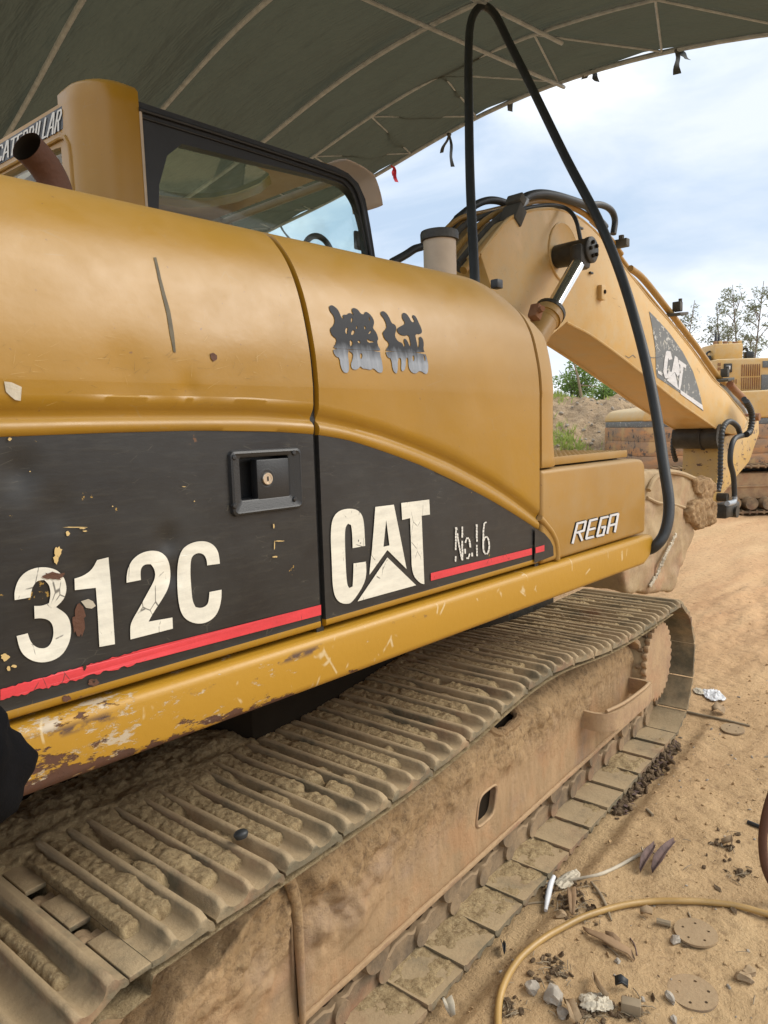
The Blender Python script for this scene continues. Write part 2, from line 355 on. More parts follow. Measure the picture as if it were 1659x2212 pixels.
def m_farrust():
    m = Mat('scuffed rusty paint', .8); n = m.noise(2.2, 7, .65, stretch=(1, 1, 3.5)); k = m.noise(7, 6, .7)
    c = m.mix(m.ramp(n, [(.42, 0), (.56, 1)]), (.46, .24, .11), (.30, .20, .125)); c = m.mix(m.step(k, .56, .62), c, (.09, .08, .075)); c = m.mix(m.step(m.noise(3, 6, .6), .56, .64), c, (.46, .30, .14))
    m.color(c); m.bump(k, .02, .6); return m.m
MAT['far_rust'] = m_farrust()
MAT['red'] = m_plain('red ribbon', (.70, .03, .06), .6)
MAT['ribbon'] = m_plain('dark ribbon', (.06, .07, .075), .8)
MAT['seat'] = m_plain('dark seat fabric', (.02, .02, .022), .85)

# ------------------------------------------------------------------ mesh helpers
def link_obj(name, me, parent=None, mats=None, angle=40):
    o = bpy.data.objects.new(name, me); C.objects.link(o)
    if parent is not None: o.parent = parent
    for m in (mats or []): me.materials.append(MAT[m] if isinstance(m, str) else m)
    if len(me.polygons):
        me.polygons.foreach_set('use_smooth', [True]*len(me.polygons))
        try: me.set_sharp_from_angle(angle=math.radians(angle))
        except Exception: pass
    return o
def mesh(name, V, F, mats, parent=None, mi=None, angle=40):
    me = bpy.data.meshes.new(name); me.from_pydata([tuple(float(c) for c in v) for v in V], [], [tuple(int(i) for i in f) for f in F])
    o = link_obj(name, me, parent, mats if isinstance(mats, (list, tuple)) else [mats], angle)
    if mi is not None: me.polygons.foreach_set('material_index', mi)
    me.update(); return o
class MB:
    def __init__(s): s.V = []; s.F = []; s.M = []
    def add(s, V, F, m=0):
        k = len(s.V); s.V += [tuple(v) for v in V]; s.F += [tuple(i+k for i in f) for f in F]; s.M += [m]*len(F); return s
    def box(s, c, d, rot=None, m=0):
        V = [Vector((x*d[0]/2, y*d[1]/2, z*d[2]/2)) for x in (-1, 1) for y in (-1, 1) for z in (-1, 1)]
        if rot is not None: V = [rot @ v for v in V]
        V = [v+Vector(c) for v in V]
        return s.add(V, [(0, 1, 3, 2), (4, 6, 7, 5), (0, 4, 5, 1), (2, 3, 7, 6), (0, 2, 6, 4), (1, 5, 7, 3)], m)
    def bbox(s, c, d, bev=.005, rot=None, m=0, seg=2):
        bm = bmesh.new(); bmesh.ops.create_cube(bm, size=1); bmesh.ops.scale(bm, vec=d, verts=bm.verts)
        bmesh.ops.bevel(bm, geom=bm.edges[:], offset=bev, segments=seg, profile=.5, affect='EDGES')
        V = [(rot @ v.co if rot is not None else v.co.copy())+Vector(c) for v in bm.verts]; bm.verts.index_update()
        F = [[v.index for v in f.verts] for f in bm.faces]; bm.free(); return s.add(V, F, m)
    def tube(s, pts, r, n=10, m=0, caps=True, smooth=0):
        pts = [Vector(p) for p in pts]
        if smooth: 
            rr = r if hasattr(r, '__len__') else None
            pts, r2 = catmull(pts, smooth, rr); r = r2 if rr else r
        R = list(r) if hasattr(r, '__len__') else [r]*len(pts)
        V = []; F = []; up = None
        for i, p in enumerate(pts):
            t = (pts[min(i+1, len(pts)-1)]-pts[max(i-1, 0)]).normalized()
            if up is None: a = Vector((0, 0, 1)) if abs(t.z) < .9 else Vector((1, 0, 0)); up = a.cross(t).normalized()
            up = (up-t*up.dot(t)).normalized(); w = t.cross(up)
            for k in range(n):
                a = 2*PI*k/n; V.append(p+(up*math.cos(a)+w*math.sin(a))*R[i])
        for i in range(len(pts)-1):
            for k in range(n): F.append((i*n+k, i*n+(k+1) % n, (i+1)*n+(k+1) % n, (i+1)*n+k))
        if caps: F.append(tuple(range(n-1, -1, -1))); F.append(tuple((len(pts)-1)*n+k for k in range(n)))
        return s.add(V, F, m)
    def cyl(s, a, b, r, n=24, m=0, r2=None):
        return s.tube([a, b], [r, r if r2 is None else r2], n, m)
    def prism(s, poly, y0, y1, bev=0, m=0, axis='Y', seg=2):
        bm = bmesh.new()
        def P(p, y): return {'Y': (p[0], y, p[1]), 'X': (y, p[0], p[1]), 'Z': (p[0], p[1], y)}[axis]
        vs_ = [bm.verts.new(P(p, y0)) for p in poly]; f = bm.faces.new(vs_)
        r = bmesh.ops.extrude_face_region(bm, geom=[f]); nv = [g for g in r['geom'] if isinstance(g, bmesh.types.BMVert)]
        d = Vector(P((0, 0), y1-y0)); bmesh.ops.translate(bm, vec=d, verts=nv)
        bmesh.ops.recalc_face_normals(bm, faces=bm.faces[:])
        if bev:
            ed = [e for e in bm.edges if e.calc_face_angle(0) > .5]
            bmesh.ops.bevel(bm, geom=ed, offset=bev, segments=seg, profile=.5, affect='EDGES')
        bmesh.ops.triangulate(bm, faces=[f for f in bm.faces if len(f.verts) > 4])
        bm.verts.index_update(); V = [v.co.copy() for v in bm.verts]; F = [[v.index for v in f.verts] for f in bm.faces]; bm.free(); return s.add(V, F, m)
    def lathe(s, prof, c, axis, n=32, m=0):
        """prof: list of (radius, along)"""
        ax = Vector(axis).normalized(); a = Vector((0, 0, 1)) if abs(ax.z) < .9 else Vector((1, 0, 0)); u = a.cross(ax).normalized(); w = ax.cross(u)
        V = []; F = []
        for r, h in prof:
            for k in range(n):
                t = 2*PI*k/n; V.append(Vector(c)+ax*h+(u*math.cos(t)+w*math.sin(t))*r)
        for i in range(len(prof)-1):
            for k in range(n): F.append((i*n+k, i*n+(k+1) % n, (i+1)*n+(k+1) % n, (i+1)*n+k))
        return s.add(V, F, m)
    def xf(s, M): s.V = [tuple(M @ Vector(v)) for v in s.V]; return s
    def build(s, name, mats, parent=None, angle=40):
        o = mesh(name, s.V, s.F, mats, parent, s.M, angle)
        return o
def catmull(P, k, R=None):
    out = []; ro = []
    Q = [P[0]*2-P[1]]+P+[P[-1]*2-P[-2]]
    for i in range(1, len(Q)-2):
        for j in range(k):
            t = j/k; a, b, c, d = Q[i-1], Q[i], Q[i+1], Q[i+2]
            out.append(.5*((2*b)+(c-a)*t+(2*a-5*b+4*c-d)*t*t+(3*b-a-3*c+d)*t**3))
            if R: ro.append(R[i-1]*(1-t)+R[i]*t)
    out.append(P[-1])
    if R: ro.append(R[-1])
    return out, ro
def grid(name, X, mats, parent=None, mi=None, flip=False, angle=60, keep=None):
    """X: array (n, m, 3)"""
    n, m = X.shape[:2]; V = X.reshape(-1, 3)
    i, j = np.meshgrid(np.arange(n-1), np.arange(m-1), indexing='ij'); a = (i*m+j); F = np.stack([a, a+1, a+m+1, a+m], -1)
    if flip: F = F[..., ::-1]
    if keep is not None: F = F[keep]; mi = None if mi is None else mi[keep]
    F = F.reshape(-1, 4)
    me = bpy.data.meshes.new(name); me.vertices.add(len(V)); me.vertices.foreach_set('co', V.astype(np.float32).ravel())
    me.loops.add(F.size); me.loops.foreach_set('vertex_index', F.ravel().astype(np.int32)); me.polygons.add(len(F))
    me.polygons.foreach_set('loop_start', np.arange(0, F.size, 4, dtype=np.int32)); me.update(calc_edges=True)
    o = link_obj(name, me, parent, mats if isinstance(mats, (list, tuple)) else [mats], angle)
    if mi is not None: me.polygons.foreach_set('material_index', mi.ravel().astype(np.int32))
    me.validate(); me.update(); return o
def empty(name, label, cat, loc=(0, 0, 0), group=None, kind=None):
    o = bpy.data.objects.new(name, None); C.objects.link(o); o.location = loc; tag(o, label, cat, group, kind); o.empty_display_size = .1; return o
def tag(o, label=None, cat=None, group=None, kind=None):
    for k, v in (('label', label), ('category', cat), ('group', group), ('kind', kind)):
        if v: o[k] = v
    return o
def part(o, label=None, kind=None):
    if label: o['label'] = label
    if kind: o['kind'] = kind
    return o
def fill(name, loops, fn, mats, parent, thick=0.0):
    """flat lettering: 2-D loops (outer, holes...) tessellated; fn maps a 2-D point to 3-D"""
    L2 = [[Vector((p[0], p[1], 0)) for p in l] for l in loops]
    T = tessellate_polygon(L2); flat = [p for l in loops for p in l]
    V = [fn(*p) for p in flat]; F = []
    for t in T:
        a, b, c = (V[i] for i in t); n = (b-a).cross(c-a)
        F.append(t if n.y < 0 else t[::-1])
    return V, F
print('helpers ok')

# ================================================================== GROUND
def ground_h(x, y):
    d = np.hypot(x-2.5, y)
    h = (fbm(x*.9, y*.9, 4)-.5)*.05 + (fbm(x*5+3, y*5, 4)-.5)*.028 + (fbm(x*22, y*22+7, 3)-.5)*.010
    r = fbm(x*1.2+30, y*4.5, 4)-.5
    h = h + r*.10*sstep(3.6, 6.5, x) + (fbm(x*2.4, y*9+5, 4)-.5)*.035*sstep(3.2, 5, x)                       # tyre and track scuffs further out
    tx = x*TA[0]+y*TA[1]; ty = x*TB[0]+y*TB[1]
    under = sstep(.92, 1.0, ty)*sstep(1.62, 1.54, ty)*sstep(.2, .4, tx)*sstep(3.9, 3.7, tx)
    h = h*(1-under)-.035*under
    return h
def ground_patch(name, x0, x1, y0, y1, nx, ny, drop=0):
    x = np.linspace(x0, x1, nx); y = np.linspace(y0, y1, ny); Xg, Yg = np.meshgrid(x, y, indexing='ij')
    return Xg, Yg
# one sheet: fine near the camera, coarse far away
def axis(lo, hi, a, b, fine, growth):
    m = list(np.arange(a, b+1e-6, fine)); s = fine
    v = b
    while v < hi: s *= growth; v += s; m.append(v)
    s = fine; v = a; pre = []
    while v > lo: s *= growth; v -= s; pre.append(v)
    return np.array(pre[::-1]+m)
gx = axis(-900, 1500, .8, 6.2, .014, 1.07); gy = axis(-900, 1500, -.9, 1.9, .014, 1.07)
Xg, Yg = np.meshgrid(gx, gy, indexing='ij'); Zg = ground_h(Xg, Yg)
fade = sstep(60, 12, np.hypot(Xg, Yg)); Zg = Zg*fade-(1-fade)*.02
g = grid('ground', np.stack([Xg, Yg, Zg], -1), 'ground', flip=False, angle=180); tag(g, kind='structure')
def gz(x, y): return float(ground_h(np.array([x]), np.array([y]))[0])
def onG(u, v):
    p = onZ(u, v, 0.0)
    for _ in range(2): p = onZ(u, v, gz(p.x, p.y))
    return p

# ------------------------------------------------------------------ bank of earth and what grows there
FW = np.array([_f for _f in -RW[:, 2]]); FW[2] = 0; FW /= np.linalg.norm(FW); RT = np.array([FW[1], -FW[0], 0])
def FR(r, d, z): p = FW*d+RT*r; return Vector((p[0], p[1], z))         # metres to the right / away
def bank(r, d):
    top = 2.12-.10*(r-5)*(r > 5)-.05*np.maximum(0, r-8)
    n = (fbm(r*.55+4, d*.55, 5)-.5)
    f = sstep(11.2, 15.6+n*1.2, d)
    back = sstep(34, 18, d)*.35+.65
    h = top*f*back+(fbm(r*1.7, d*1.7+9, 5)-.5)*.75*f + (fbm(r*7, d*7, 4)-.5)*.22*sstep(11, 13, d)
    return h-.12
rr = np.linspace(-9, 15, 300); dd = np.concatenate([np.linspace(10.5, 19, 190), np.linspace(19.3, 36, 36)])
Rr, Dd = np.meshgrid(rr, dd, indexing='ij'); Hh = bank(Rr, Dd)
P = RT[None, None]*Rr[..., None]+FW[None, None]*Dd[..., None]; P[..., 2] = Hh
o = grid('earth_bank', P, 'mound', angle=180, flip=True); tag(o, kind='structure')
def bank_pt(u, d):
    r = (u-UX)/FPX*d; return r, d, float(bank(np.array([r]), np.array([d]))[0])
# weeds on the bank
mb = MB()
def blades(mb, cx, cd, spread, n, h, lean=.5):
    for i in range(n):
        r = cx+random.gauss(0, spread[0]); d = cd+random.gauss(0, spread[1]); z = float(bank(np.array([r]), np.array([d]))[0])
        p = FR(r, d, z-.02); a = random.uniform(0, 2*PI); w = random.uniform(.008, .02); hh = h*random.uniform(.5, 1.3)
        s = Vector((math.cos(a), math.sin(a), 0))*w; t = Vector((random.gauss(0, lean), random.gauss(0, lean), 1)).normalized()*hh
        q = p+t*.55+Vector((0, 0, .0)); mb.add([p-s, p+s, q+s*.8, q-s*.8, p+t*Vector((1.25, 1.25, .9)).x], [(0, 1, 2, 3), (3, 2, 4)])
for (u, d, sp, n) in ((1222, 13.5, (.28, .35), 700), (1235, 12.5, (.15, .2), 220), (1200, 16.2, (.3, .4), 350), (1330, 16.6, (.9, .4), 200)):
    r = (u-UX)/FPX*d; blades(mb, r, d, sp, n, .13)
o = mb.build('weed_patch', 'grass'); tag(o, 'bright green weeds growing on the slope of the earth bank', 'weeds', kind='stuff')
# bush and saplings
def leaf_quads(mb, c, rad, n, size, m=0, flat=.75):
    for i in range(n):
        v = Vector((random.gauss(0, 1), random.gauss(0, 1), random.gauss(0, 1))).normalized()*rad*random.uniform(.3, 1)**.6; v.z *= flat
        p = Vector(c)+v; a = Vector((random.gauss(0, 1), random.gauss(0, 1), random.gauss(0, .6))).normalized(); b = a.cross(Vector((random.gauss(0, 1), random.gauss(0, 1), random.gauss(0, 1)))).normalized()
        s = size*random.uniform(.5, 1.3); mb.add([p-a*s, p+b*s*.35, p+a*s, p-b*s*.35], [(0, 1, 2, 3)], m)
def bush(u, d, h, w, n, label):
    r, d, z = bank_pt(u, d); t = empty('bush', label, 'bush', FR(r, d, z)); st = MB(); lf = MB()
    for i in range(9):
        a = random.uniform(0, 2*PI); e = Vector((math.cos(a)*w*random.uniform(.2, .8), math.sin(a)*w*random.uniform(.2, .8), h*random.uniform(.5, 1)))
        st.tube([Vector((0, 0, -.1)), e*.5+Vector((0, 0, .1)), e], [.02, .013, .005], 5)
        for k in range(5): leaf_quads(lf, e*random.uniform(.45, 1.05)+Vector((random.gauss(0, w*.2), random.gauss(0, w*.2), 0)), w*.28, n//45, .045)
    st.build('stem', 'bark', t); part(lf.build('foliage', 'leaf', t), kind='stuff')
bush(1248, 16.8, 1.05, .75, 2600, 'tallest green bush standing on top of the earth bank')
bush(1305, 17.6, .62, .6, 1700, 'low green bush on the earth bank just left of the boom underside')
bush(1360, 17.2, .5, .55, 900, 'small green bush on the bank crest close against the boom')
bush(1200, 18.5, .3, .6, 700, 'low scrub at the left end of the bank beside the cab panel')
r, d, z = bank_pt(1262, 15.6); p = FR(r, d, z)
q = deep(1237, 772, 15.4); mb = MB(); mb.tube([p-Vector((0, 0, .1)), p.lerp(q, .5)+Vector((0, 0, .04)), q], [.035, .026, .012], 7); mb.tube([p.lerp(q, .35), deep(1290, 835, 15.4)], [.015, .006], 5)
tag(mb.build('dead_branch', 'dead_wood'), 'bare dead branch leaning upright on the earth bank in front of the bush', 'branch')
# stones on the bank
mb = MB()
for i in range(420):
    r = random.uniform(1, 7.5); d = random.uniform(11, 16.5); z = float(bank(np.array([r]), np.array([d]))[0]); s = random.uniform(.02, .07)
    mb.bbox(FR(r, d, z+s*.2), (s*random.uniform(.7, 1.6), s*random.uniform(.7, 1.6), s), s*.28, Matrix.Rotation(random.uniform(0, 6), 3, Vector((random.random(), random.random(), 1)).normalized()), seg=1)
tag(mb.build('rubble', 'stone'), 'pale stones scattered over the earth bank', 'rubble', kind='stuff')
# low scrubland to the horizon
mb = MB()
for i in range(1500):
    d = random.uniform(38, 150); r = random.uniform(-.25, .62)*d; p = FR(r, d, random.uniform(0, .6)); leaf_quads(mb, p, random.uniform(.6, 1.6), 14, .35, flat=.5)
tag(mb.build('far_scrub', 'leaf_grey'), 'low scrub spread over the far plain behind the bank', 'scrub', kind='stuff')

# ------------------------------------------------------------------ slender trees on the right
def tree(u, vtop, d, label, lean=0, seed=1, dens=1.0, twin=False):
    rnd = random.Random(seed); r = (u-UX)/FPX*d; base = FR(r, d, 0); H_ = deep(u, vtop, d).z
    t = empty('tree', label, 'tree', base, 'slender trees beyond the far machine'); tk = MB(); cr = MB()
    def limb(p, q, r0, r1, gen):
        mid = p.lerp(q, .5)+Vector((rnd.gauss(0, .06), rnd.gauss(0, .06), 0))*(q-p).length
        tk.tube([p, mid, q], [r0, (r0+r1)/2, r1], 6 if gen == 0 else 4)
        return mid
    tops = [Vector((lean, 0, H_))]+([Vector((-lean-1.0, .3, H_*.86))] if twin else [])
    for tp in tops:
        mid = limb(Vector((0, 0, 0)), tp, .085, .014, 0)
        for k in range(int(20*dens)):
            f = rnd.uniform(.42, .98); p = (Vector((0, 0, 0)).lerp(mid, f*2) if f < .5 else mid.lerp(tp, f*2-1))
            a = rnd.uniform(0, 2*PI); ln = (1.02-f)*H_*.22+.35; q = p+Vector((math.cos(a)*ln*.75, math.sin(a)*ln*.75, ln*rnd.uniform(.5, 1.1)))
            limb(p, q, .02, .006, 1)
            for j in range(3):
                c = p.lerp(q, rnd.uniform(.55, 1.05)); leaf_quads(cr, c+Vector((rnd.gauss(0, .15), rnd.gauss(0, .15), rnd.gauss(0, .1))), rnd.uniform(.16, .34), int(13*dens), .085, flat=.8)
    tk.build('trunk', 'bark', t); part(cr.build('crown', 'leaf_grey', t), kind='stuff')
tree(1497, 655, 40, 'short slender tree standing leftmost of the row above the far excavator', seed=3, dens=.9)
tree(1572, 622, 41, 'forked slender tree rising right behind the black antennas', .3, 5, 1.1, True)
tree(1598, 640, 43, 'thin tree standing close right of the forked tree', -.1, 8, .8)
tree(1640, 615, 39, 'tallest leafy slender tree at the right edge of the picture', .1, 12, 1.3)
tree(1618, 735, 46, 'low bushy tree between the two tall trees on the right', 0, 17, .8)
tree(1690, 640, 40, 'slender tree just beyond the right edge of the picture', .2, 21, 1.0)

# ================================================================== CANOPY
CA = math.radians(-7.77); AX = np.array([math.cos(CA), math.sin(CA), 0]); BX = np.array([-AX[1], AX[0], 0])
def arch(b): 
    b = np.asarray(b, float); hi = 4.01-.14*(1-np.exp(-(np.maximum(b-4.1, 0)/1.5)**2))-.025*np.maximum(0, b-7)**2
    return np.where(b > 4.1, hi, 4.01-.066*(b-4.1)**2)
def CB(a, b, z): p = AX*a+BX*b; return Vector((p[0], p[1], z))
def onA(u, v, A):
    d = ray(u, v); p = d*(A/(d@AX)); return Vector((p[0], p[1], p[2]+EYE)), float(p@BX)
canopy = empty('canopy_shelter', 'dark green tarpaulin canopy on an arched tube frame over the excavator', 'canopy', CB(0, 5.9, 0))
canopy_inv = Matrix.Translation(canopy.location).inverted()
def cbuild(mb, name, mats, label=None):
    mb.xf(canopy_inv); return part(mb.build(name, mats, canopy), label)
RIBS = [.62, 1.5, 2.34, 3.24, 4.5]
B0, B1 = .75, 13.2  # unseen camera-side and rear edges cut back to let skylight in
aa = np.linspace(RIBS[0], 4.5, 260); bb = np.linspace(B0, B1, 220); A_, B_ = np.meshgrid(aa, bb, indexing='ij')
near = np.min(np.abs(A_[..., None]-np.array(RIBS)), -1)
sag = .055*np.sin(np.clip(near/.46, 0, 1)*PI/2)**1.4
wr_ = (fbm(A_*1.4+3, B_*.8, 4)-.5)*.12*np.clip(near*4, 0, 1)+(fbm(A_*9, B_*1.6+4, 3)-.5)*.030
Zt = arch(B_)-sag+wr_+.03
edge = sstep(4.2, 4.5, A_); Zt = Zt-edge*.03*np.abs(np.sin(B_*2.3))
P = AX*A_[..., None]+BX*B_[..., None]; P[..., 2] = Zt; P = P-np.array(canopy.location)
grid('tarpaulin', P, 'tarp', canopy, angle=180)
for a in RIBS:
    mb = MB(); mb.tube([CB(a, b, float(arch(b))) for b in np.linspace(B0, B1, 60)], .017, 8); cbuild(mb, 'rib_tube', 'galv')
mb = MB(); mb.tube([CB(3.72, b, float(arch(b))-.03) for b in np.linspace(B0, B1, 60)], .012, 8); cbuild(mb, 'chord_tube', 'galv')
for k, b in enumerate(np.arange(.6, 10.5, .8)):
    mb = MB(); mb.tube([CB(3.72, b, float(arch(b))-.03), CB(4.48, b+.4, float(arch(b+.4)))], .007, 6); cbuild(mb, 'web_bar', 'galv')
    mb = MB(); mb.tube([CB(4.48, b+.4, float(arch(b+.4))), CB(3.72, b+.8, float(arch(b+.8))-.03)], .007, 6); cbuild(mb, 'web_bar', 'galv')
for (u, v, A0) in ((1219, 155, 4.5), (1214, 82, 3.9)):
    p, b = onA(u, v, A0); mb = MB(); mb.tube([CB(RIBS[0], b, float(arch(b))-.045), CB(A0, b, float(arch(b))-.045)], .013, 8); cbuild(mb, 'purlin_tube', 'galv')
for b in (8.2, 10.4):
    mb = MB(); mb.tube([CB(RIBS[0], b, float(arch(b))-.045), CB(4.5, b, float(arch(b))-.045)], .013, 8); cbuild(mb, 'purlin_tube', 'galv')
p, b = onA(1216, 118, 4.5)
for (a, bq) in [(RIBS[0], B1), (4.5, B1), (2.34, B1)]:
    mb = MB(); mb.tube([CB(a, bq, 0), CB(a, bq, float(arch(bq)))], .03, 10); cbuild(mb, 'post', 'galv')
mb = MB(); mb.tube([CB(RIBS[0], B0, float(arch(B0))), CB(4.5, B0, float(arch(B0)))], .03, 8); cbuild(mb, 'eave_tube', 'galv')
mb = MB(); mb.tube([CB(4.5, B0, 0), CB(4.5, B0, float(arch(B0)))], .03, 10); cbuild(mb, 'post', 'galv')
# ties hanging from the front edge
def ribbon(u0, v0, ends, mat, label, w=.03, depthA=4.5, cat='ribbon'):
    p, b = onA(u0, v0, depthA); p = CB(depthA, b, p.z); mb = MB()
    mb.lathe([(.001, -.02), (.014, -.015), (.018, 0), (.014, .015), (.001, .02)], p, (0, 1, .3), 8)
    for (u, v) in ends:
        q, _ = onA(u, v, depthA+.02); pts = [p, p.lerp(q, .35)+Vector((.015, 0, .01)), p.lerp(q, .7)-Vector((.01, 0, 0)), q]
        pts, _ = catmull(pts, 3); s = Vector(RT)*w/2; k = 0; V = []; F = []
        for i, c in enumerate(pts):
            tw = Matrix.Rotation(.5*math.sin(i*.6+u), 3, 'Z'); ww = s*(.55+.45*i/len(pts))
            V += [c-tw @ ww, c+tw @ ww, c+tw @ ww+Vector(FW)*.003, c-tw @ ww+Vector(FW)*.003]
        for i in range(len(pts)-1):
            for j in range(4): F.append((i*4+j, i*4+(j+1) % 4, i*4+4+(j+1) % 4, i*4+4+j))
        mb.add(V, F)
    tag(mb.build('tie_ribbon', mat), label, cat, 'fabric ties on the front edge of the canopy')
ribbon(1463, 108, [(1463, 160), (1486, 128)], 'ribbon', 'dark double tie hanging rightmost from the canopy edge against the white sky', .05)
ribbon(1279, 152, [(1290, 176), (1262, 170)], 'ribbon', 'short frayed dark tie on the canopy edge where the frame tubes meet', .045)
ribbon(1108, 192, [(1102, 240), (1112, 205)], 'ribbon', 'pale grey tie on the canopy edge between the two runs of the black hose', .05)
ribbon(970, 290, [(954, 330), (978, 360)], 'ribbon', 'long thin dark tie with two tails left of the upright black hose', .035)
ribbon(848, 358, [(852, 380), (857, 393)], 'red', 'small red ribbon tied to the canopy edge beside the cab visor', .04)
ribbon(682, 388, [(684, 425), (689, 422)], 'ribbon', 'thin looped dark tie seen through the middle of the cab side window', .02)
ribbon(583, 458, [(596, 484), (626, 516)], 'ribbon', 'long dark strap hanging lowest, seen through the rear half of the cab window', .035)

# ================================================================== EXCAVATOR
ex = empty('excavator', 'yellow tracked excavator with black lower side panels reading 312C and CAT, parked under the canopy', 'excavator', (0, 0, 0))
PR = np.array([(1.10, 1.151), (1.30, 1.151), (1.50, 1.149), (1.58, 1.146), (1.64, 1.1445), (1.70, 1.149), (1.76, 1.160), (1.828, 1.178), (1.889, 1.204), (1.935, 1.236), (1.974, 1.278), (1.993, 1.33), (2.002, 1.41), (2.004, 1.50)])
# dense smooth profile of the side skin (z, y), from 1.60 up
_c, _ = catmull([Vector((p[1], p[0], 0)) for p in PR[4:]], 5); UP = np.array([(v.x, v.y) for v in _c])
CRX = np.array([.0, .55, .86, 1.02, 1.12, 1.233, 1.357, 1.496, 1.652, 1.767, 1.855, 1.93]); CRZ = np.array([1.581, 1.583, 1.581, 1.572, 1.555, 1.530, 1.495, 1.45, 1.389, 1.337, 1.292, 1.25])
BLX = np.array([.0, .55, .73, .92, 1.025, 1.12, 1.232, 1.356, 1.495, 1.651, 1.767, 1.874, 1.93]); BLZ = np.array([1.553, 1.56, 1.56, 1.553, 1.545, 1.53, 1.50, 1.463, 1.413, 1.351, 1.300, 1.250, 1.222])
def smooth_interp(x, a, b):
    return (np.interp(x-.03, a, b)+2*np.interp(x, a, b)+np.interp(x+.03, a, b))/4
def zc(x): return smooth_interp(x, CRX, CRZ)
def zb(x): return smooth_interp(x, BLX, BLZ)-.004
DENTS = [(.42, 1.50, .025, .006), (.47, 1.43, .03, .004), (.66, 1.36, .02, .007), (.665, 1.30, .018, .005), (.52, 1.33, .035, .006), (.46, 1.24, .05, .006), (.60, 1.645, .05, .006), (.72, 1.63, .02, .005), (.85, 1.62, .07, .003), (.30, 1.35, .08, .008), (1.55, 1.70, .16, -.004), (1.6, 1.62, .05, .003), (.95, 1.69, .06, .003)]
def dent(x, z):
    s = 0
    for (a, b, r, k) in DENTS: s = s+k*np.exp(-((x-a)**2+((z-b)*.8)**2)/r**2)
    return s
def skinY(x, z):
    """y of the side skin at x, z (front-to-back position, height)"""
    z = np.asarray(z, float); y = np.interp(z, np.concatenate([[1.0, 1.55], UP[:, 1]]), np.concatenate([[1.151, 1.150], UP[:, 0]]))
    return y+dent(x, z)
def skin(name, x0, x1, parent_name_mats, z0=1.121, hole=None, dx=.0075, black=True):
    xs = np.arange(x0+.004, x1-.004+1e-6, dx); xs = np.concatenate([[x0, x0, x0+.0015], xs, [x1-.0015, x1, x1]]); n = len(xs)
    rows = []; mats = []
    zcx = zc(xs); zbx = zb(xs)
    def row(y, z, m, off=0): rows.append(np.stack([xs, np.broadcast_to(y, xs.shape)+0.0, np.broadcast_to(z, xs.shape)+0.0], -1)); mats.append(m)
    if black:
        row(1.185, z0+.004, 0); row(1.158, z0, 0); row(1.152, z0+.003, 0)
        row(1.1505, z0+.008, 0); row(1.151, z0+.014, 0)
        row(1.1515, z0+.016, 1)
        for t in np.linspace(0, 1, 56)[1:]:
            z = (z0+.016)*(1-t)+zbx*t; row(1.1515+dent(xs, z), z, 1)
        mats[-1] = 0
        row(1.1500, zbx+.001, 0); row(1.1475, zbx+(zcx-zbx)*.35, 0); row(1.1480, zbx+(zcx-zbx)*.6, 0); row(1.153, zbx+(zcx-zbx)*.82, 0)
        row(1.1595, zcx-.001, 0); row(1.1600, zcx+.004, 0); row(1.1545, zcx+.012, 0); row(1.1485, zcx+.022, 0); row(1.1460, zcx+.032, 0)
        for t in np.linspace(0, 1, 22)[1:-1]:
            z = (zcx+.034)*(1-t)+1.64*t; row(1.146*(1-t)+1.1445*t+dent(xs, z), z, 0)
    else:
        row(1.185, z0, 0); row(1.150, z0, 0); row(1.147, z0+.004, 0)
        for t in np.linspace(0, 1, 12)[1:-1]: row(1.1475*(1-t)+1.1445*t, (z0+.006)*(1-t)+1.64*t, 0)
    for (y, z) in UP: 
        row(y+dent(xs, z), z, 0)
    row(1.62, 2.004, 0)
    X = np.stack(rows, 1)
    # the nose of the hood drops slightly towards the front
    drop = .10*np.clip((X[..., 0]-1.74)/.30, 0, 1)**2*sstep(1.78, 2.0, X[..., 2]); X[..., 2] -= drop
    X[0, :, 1] += .03; X[-1, :, 1] += .03; X[1, :, 1] += .004; X[-2, :, 1] += .004
    mi = np.tile(np.array(mats[:-1]), (n-1, 1))
    keep = None
    if hole:
        cx = (X[:-1, :-1, 0]+X[1:, 1:, 0])/2; cz = (X[:-1, :-1, 2]+X[1:, 1:, 2])/2
        keep = ~((cx > hole[0]) & (cx < hole[1]) & (cz > hole[2]) & (cz < hole[3]))
    return X, mi, keep
HX0, HX1, HZ0, HZ1 = .816, .944, 1.414, 1.507
X, mi, keep = skin('engine_door', .12, 1.016, None, hole=(HX0-.002, HX1+.002, HZ0-.002, HZ1+.002))
door1 = grid('engine_door', X, ['yellow', 'panel'], ex, mi, angle=50, keep=keep); part(door1, 'rear side door, yellow above and black below with the number 312C')
X, mi, keep = skin('side_door', 1.029, 1.918, None)
door2 = grid('side_door', X, ['yellow', 'panel'], ex, mi, angle=50); part(door2, 'front side door with the CAT letters and black brush characters')
# front corner cover
plan = [(1.931, .03), (1.931, .004), (1.933, 0), (1.96, 0), (1.99, .002), (2.012, .008), (2.030, .020), (2.042, .038), (2.048, .065), (2.05, .11), (2.05, .30)]
prof = [(1.185, 1.416), (1.150, 1.414), (1.146, 1.42)]+[(1.1465, z) for z in np.linspace(1.44, 1.62, 8)]+[tuple(q) for q in UP]+[(1.62, 2.004)]
X = np.array([[(px+(.012 if z < 1.5 else 0)*max(0, (1.5-z)/.08)*(px > 1.99), min(y+oy, 1.62), z-.10*np.clip((px-1.74)/.30, 0, 1)**2*float(sstep(1.78, 2.0, z))) for (y, z) in prof] for (px, oy) in plan])
grid('front_corner_cover', X, 'yellow_dusty', ex, angle=50)
